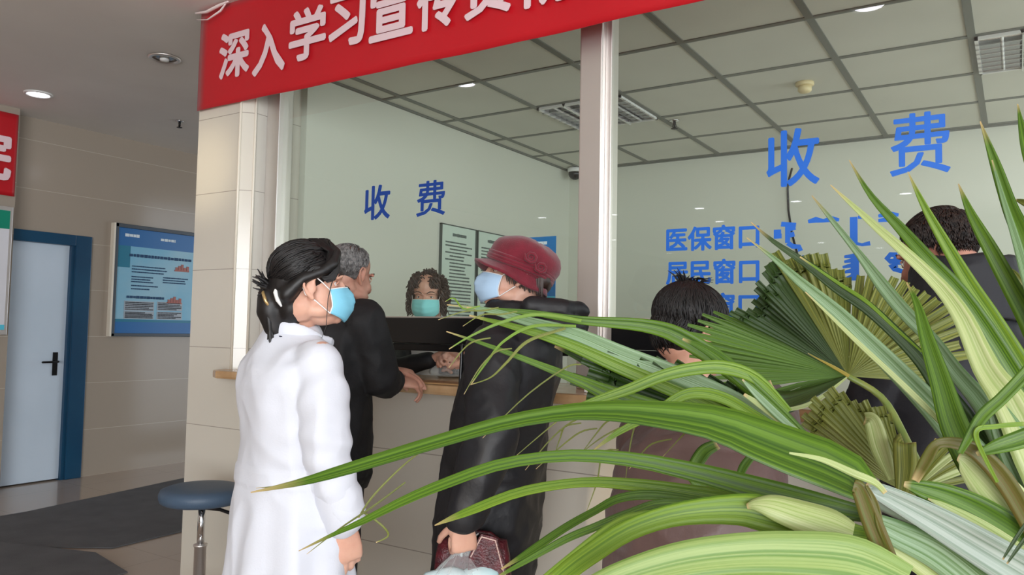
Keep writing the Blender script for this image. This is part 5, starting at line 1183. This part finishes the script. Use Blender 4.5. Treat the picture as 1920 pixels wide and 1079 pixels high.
# --- frond fanning left at mid height
hD = (1548, 862, .98)
FD = frond(P(*hD), [P(1760, 1010, .90)], .010, .007)
fan(FD, LD, hD, [(137, 170), (146, 330), (152, 440), (158, 500), (163, 470), (168, 380)], 12, .9, .9, .05, 8, seed=21, pleat=.7)
def dz(rows, d0, d1): return [(x, y, d0 + (d1 - d0) * i / (len(rows) - 1), w_) for i, (x, y, w_) in enumerate(rows)]
for m, rows, d0, d1, kw in (
    (LG, [(1540, 850, 14), (1400, 718, 34), (1290, 640, 34), (1215, 612, 26), (1090, 601, 16), (990, 586, 10), (875, 577, 3)], .97, 1.05, {}),
    (LT, [(1545, 856, 14), (1400, 762, 30), (1280, 708, 34), (1165, 664, 32), (1080, 628, 26), (990, 603, 18), (910, 581, 9), (838, 572, 2)], .95, 1.06, {}),
    (LB, [(1530, 860, 12), (1330, 762, 26), (1165, 690, 26), (1060, 644, 20), (960, 612, 12), (880, 592, 3)], .96, 1.04, {}),
    (LG, [(1530, 866, 14), (1320, 800, 40), (1165, 748, 34), (1090, 716, 20), (1015, 686, 13), (920, 650, 8), (837, 622, 2)], .94, 1.02, {}),
    (LD, [(1540, 868, 18), (1400, 790, 50), (1260, 742, 48), (1160, 706, 30), (1090, 672, 16), (1040, 650, 4)], .975, 1.05, {}),
    (LB, [(1090, 602, 6), (1010, 590, 7), (940, 605, 6), (880, 632, 4), (842, 655, 2)], 1.00, .98, {}),
    (LB, [(1080, 612, 5), (1000, 612, 6), (945, 640, 5), (912, 680, 4), (884, 720, 2)], 1.01, .97, {}),
    (LO, [(1060, 616, 5), (990, 640, 6), (950, 680, 5), (920, 708, 3), (882, 722, 1.5)], 1.00, .96, {}),
    (LB, [(1480, 772, 12), (1420, 712, 22), (1360, 690, 26), (1300, 692, 24), (1240, 706, 22), (1180, 730, 20), (1115, 752, 14), (1065, 768, 3)], .90, .92, {'fold': .3}),
    (LB, [(1500, 842, 10), (1444, 800, 20), (1408, 776, 20), (1366, 751, 22), (1323, 738, 22), (1280, 742, 20), (1229, 774, 17), (1158, 812, 11), (1109, 848, 2)], .90, .88, {}),
    (LP, [(1532, 838, 3), (1490, 808, 14), (1440, 770, 14), (1395, 740, 6)], .885, .885, {'fold': .15}),  # white gloss highlight on the blades, put in as a pale strip
    (LG, [(1530, 838, 5), (1455, 766, 20), (1380, 700, 26), (1330, 660, 18), (1280, 636, 4)], .88, .94, {}),
    (LT, [(1526, 836, 5), (1470, 790, 13), (1420, 742, 12), (1392, 712, 3)], .872, .89, {'fold': .2})):
    blade(FD, m, dz(rows, d0, d1), **kw)
# thin dry tips hanging off it
rnd = random.Random(77)
for (x0, y0, x1, y1) in ((905, 583, 822, 600), (870, 580, 835, 566), (890, 640, 842, 690), (930, 660, 870, 740), (1060, 690, 905, 822), (1085, 760, 960, 862), (1075, 790, 985, 882), (1060, 800, 1040, 852), (1090, 810, 1005, 880), (1170, 800, 1090, 850), (1230, 830, 1180, 880), (1130, 850, 1098, 965), (1140, 790, 1085, 858), (1195, 790, 1172, 908), (1300, 800, 1240, 860), (940, 590, 868, 612)):
    mx_, my_ = (x0 + x1) / 2 + rnd.uniform(-4, 10), (y0 + y1) / 2 - rnd.uniform(4, 14)
    blade(FD, rnd.choice((LO, LB, LO)), [(x0 + 30, y0 - 6, .98, 2.5), (x0, y0, .975, 3.2), (mx_, my_, .965, 2.6), (x1, y1, .955, 1)], .2, name='dry_tip', n=12)
for rows in ([(1330, 930, 14), (1300, 892, 24), (1318, 850, 26), (1345, 834, 18)], [(1380, 925, 4), (1392, 880, 16), (1415, 850, 14)]): blade(FD, LG, dz(rows, 1.06, 1.08), .3)

# --- near frond low down: long blades arching to the left
hB = (1632, 925, .66)
FB = frond(P(*hB), [P(1960, 1110, .70), P(1800, 1008, .67)], .016, .013, LS_)
blade(FB, LS_, [(1990, 1118, .64, 84), (1860, 1040, .64, 72), (1750, 975, .645, 56), (1660, 928, .65, 36), (1622, 912, .65, 22)], .5, 0, 'leaf_stalk_sheath')
for m, rows, d0, d1, kw in (
    (LG, [(1640, 945, 30), (1580, 895, 84), (1446, 842, 84), (1341, 800, 66), (1236, 782, 50), (1148, 774, 38), (1060, 776, 30), (950, 794, 27), (840, 824, 25), (740, 854, 24), (640, 884, 21), (560, 906, 13), (470, 924, 2)], .66, .84, {'roll': 24, 'tw': -30}),
    (LG, [(1620, 965, 30), (1500, 938, 46), (1400, 912, 44), (1306, 887, 36), (1183, 862, 27), (1060, 855, 22), (940, 871, 21), (840, 905, 20), (760, 938, 17), (680, 978, 12), (620, 1005, 7), (560, 1034, 1.5)], .70, .86, {}),
    (LB, [(1600, 985, 20), (1500, 958, 40), (1411, 944, 40), (1306, 926, 30), (1200, 911, 24), (1095, 905, 18), (980, 922, 18), (880, 959, 16), (815, 986, 2)], .74, .88, {}),
    (LB, [(1640, 1010, 30), (1560, 1000, 60), (1440, 966, 66), (1376, 956, 56), (1271, 965, 42), (1183, 993, 38), (1113, 1036, 38), (1060, 1075, 36), (1010, 1120, 30)], .62, .68, {'fold': .3}),
    (LP, [(1600, 1000, 40), (1560, 985, 62), (1500, 966, 58), (1450, 950, 46), (1418, 946, 24), (1400, 950, 10)], .612, .632, {'fold': .0, 'roll': 18, 'curl': .2}),
    (leaf_mat('soft_green_leaf', rgb(148, 170, 98), rgb(98, 134, 50)), [(1700, 1090, 60), (1600, 1050, 86), (1482, 1040, 84), (1376, 1042, 78), (1271, 1056, 72), (1165, 1086, 60), (1090, 1120, 50)], .58, .60, {'fold': .2}),
        (LD, [(1560, 985, 8), (1460, 1008, 20), (1380, 1014, 18), (1300, 1018, 10), (1230, 1030, 2)], .68, .70, {}),
    (LG, [(1400, 955, 12), (1243, 930, 18), (1165, 934, 16), (1113, 960, 14), (1060, 990, 15), (1000, 1030, 14), (940, 1068, 3)], .78, .84, {}),
    (LG, [(1400, 965, 12), (1257, 944, 17), (1183, 962, 16), (1113, 990, 15), (1060, 1012, 14), (980, 1056, 10), (920, 1090, 3)], .76, .80, {}),
    (LB, [(1300, 958, 8), (1210, 964, 12), (1148, 984, 12), (1060, 1052, 12), (1000, 1100, 8)], .75, .78, {}),
    (LV, [(1600, 912, 22), (1612, 920, 30), (1632, 972, 36), (1655, 1030, 38), (1682, 1100, 36)], .605, .60, {'fold': .3}),
    (LV, [(1625, 912, 6), (1642, 945, 10), (1650, 985, 14), (1668, 1030, 12)], .60, .60, {'fold': .3}),
    (LP, [(1480, 850, 4), (1540, 862, 10), (1600, 888, 14), (1640, 905, 13), (1660, 925, 9)], .63, .63, {'fold': .1}),
    (LT, [(1860, 1120, 60), (1760, 1040, 60), (1680, 1000, 50), (1630, 975, 30)], .655, .665, {'fold': .2}),
    (LP, [(1800, 1110, 50), (1720, 1050, 46), (1650, 1010, 30), (1610, 990, 10)], .66, .665, {'fold': .2})):
    blade(FB, m, dz(rows, d0, d1), **kw)
blade(FB, LO, [(1640, 962, .85, 4), (680, 960, .87, 4), (715, 985, .87, 4), (728, 1005, .865, 3.5), (705, 1018, .86, 2)][1:], .2, name='dry_tip', n=14)
blade(FB, LO, [(760, 905, .87, 3), (700, 950, .865, 4), (640, 990, .86, 3), (575, 1040, .855, 1)], .2, name='dry_tip', n=14)
blade(FB, LO, [(720, 860, .86, 2.5), (640, 888, .86, 6), (560, 908, .86, 5), (480, 916, .86, 1)], .2, name='dry_tip', n=14)
blade(FB, LO, [(815, 830, .88, 2), (760, 870, .88, 3), (700, 930, .875, 4), (672, 972, .87, 3)], .2, name='dry_tip', n=14)

# --- right-hand frond: blades rising up to the left, and folded blades in front
hC = (1968, 1010, .74)
FC = frond(P(*hC), None, .014, .012)
for m, rows, d0, d1, kw in (
    (LG, [(1968, 1000, 20), (1950, 800, 40), (1900, 700, 38), (1811, 563, 30), (1740, 486, 26), (1690, 430, 20), (1633, 367, 11), (1592, 300, 1.5)], .78, .90, {}),
    (LP, [(1990, 985, 60), (1940, 860, 74), (1889, 752, 58), (1847, 690, 46), (1806, 600, 34), (1764, 540, 26), (1700, 477, 20), (1647, 430, 15), (1600, 387, 9), (1557, 347, 1.5)], .70, .84, {'roll': 12}),
    (LT, [(1965, 995, 40), (1900, 858, 46), (1847, 762, 38), (1792, 696, 30), (1750, 640, 26), (1695, 583, 26), (1656, 536, 24), (1612, 478, 14), (1560, 413, 9), (1522, 367, 1.5)], .77, .88, {'roll': -14}),
    (LD, [(1945, 985, 36), (1840, 832, 42), (1765, 730, 34), (1728, 678, 28), (1681, 628, 24), (1625, 577, 24), (1570, 540, 22), (1510, 494, 15), (1450, 453, 8), (1408, 417, 1.5)], .79, .90, {'roll': 10}),
    (LB, [(1728, 660, 3), (1681, 618, 6), (1625, 566, 7), (1570, 530, 6), (1500, 482, 3)], .785, .865, {'fold': .1}),
    (LT, [(1965, 1005, 54), (1890, 925, 64), (1800, 822, 54), (1750, 764, 46), (1681, 693, 38), (1625, 638, 32), (1570, 585, 26), (1500, 528, 18), (1450, 484, 9), (1400, 446, 1.5)], .735, .86, {'roll': -10}),
    (LP, [(1790, 822, 6), (1740, 768, 11), (1672, 702, 10), (1616, 650, 9), (1562, 598, 6), (1510, 548, 2)], .728, .80, {'fold': .1}),
    (LB, [(1990, 900, 30), (1945, 740, 36), (1910, 676, 34), (1861, 597, 30), (1820, 536, 27), (1778, 466, 21), (1733, 387, 12), (1702, 322, 1.5)], .80, .90, {}),
    (LG, [(2000, 850, 34), (1960, 680, 40), (1930, 602, 38), (1893, 533, 32), (1853, 460, 25), (1820, 400, 15), (1797, 345, 2)], .82, .90, {}),
    (LG, [(2010, 800, 40), (1975, 600, 42), (1940, 500, 38), (1913, 433, 32), (1893, 387, 26), (1867, 310, 18), (1838, 228, 2)], .80, .88, {}),
    (LT, [(1960, 640, 14), (1930, 540, 18), (1905, 450, 14), (1880, 370, 8), (1860, 300, 2)], .795, .86, {'fold': .2}),
    (LG, [(2020, 560, 30), (1960, 380, 26), (1925, 280, 18), (1908, 195, 2)], .80, .86, {}),
    (LO, [(1990, 560, 10), (1930, 540, 14), (1900, 510, 8), (1880, 500, 2)], .9, .92, {}),
    (LO, [(1980, 420, 10), (1930, 385, 14), (1905, 375, 4)], .86, .88, {}),
    (LG, [(1880, 960, 44), (1830, 880, 56), (1790, 800, 50), (1764, 716, 38), (1738, 636, 26), (1720, 572, 13), (1700, 530, 2)], .675, .78, {'fold': .45}),
    (LG, [(1800, 850, 10), (1839, 785, 22), (1878, 748, 22), (1920, 704, 22), (1965, 650, 20)], .64, .62, {}),
    (LG, [(1970, 800, 26), (1920, 822, 34), (1870, 838, 26), (1831, 852, 8)], .63, .645, {}),
    (LV, [(1960, 1040, 30), (1895, 920, 36), (1848, 862, 34), (1808, 836, 26), (1760, 832, 18), (1738, 862, 22), (1716, 902, 14)], .645, .67, {}),
    (LP, [(1985, 1070, 80), (1914, 976, 84), (1858, 912, 76), (1815, 868, 44), (1796, 858, 12)], .66, .67, {'fold': .15}),
    (LT, [(2000, 1000, 90), (1940, 900, 80), (1895, 820, 60), (1866, 760, 30)], .715, .735, {'fold': .2}),
    (LG, [(1990, 1060, 60), (1920, 1012, 62), (1840, 962, 58), (1780, 934, 48), (1730, 918, 34), (1695, 908, 10)], .655, .675, {'fold': .4}),
    (LP, [(1990, 1100, 40), (1900, 1030, 34), (1830, 985, 30), (1770, 950, 14), (1740, 936, 3)], .65, .665, {'fold': .1}),
    (LB, [(1870, 905, 6), (1830, 815, 9), (1870, 800, 9), (1930, 795, 8)], .635, .63, {}),
    (LD, [(1940, 960, 6), (1905, 1010, 7), (1880, 1050, 3)], .60, .60, {}),
    (LD, [(1950, 975, 6), (1915, 1020, 7), (1888, 1058, 3)], .60, .60, {})):
    blade(FC, m, dz(rows, d0, d1), **kw)
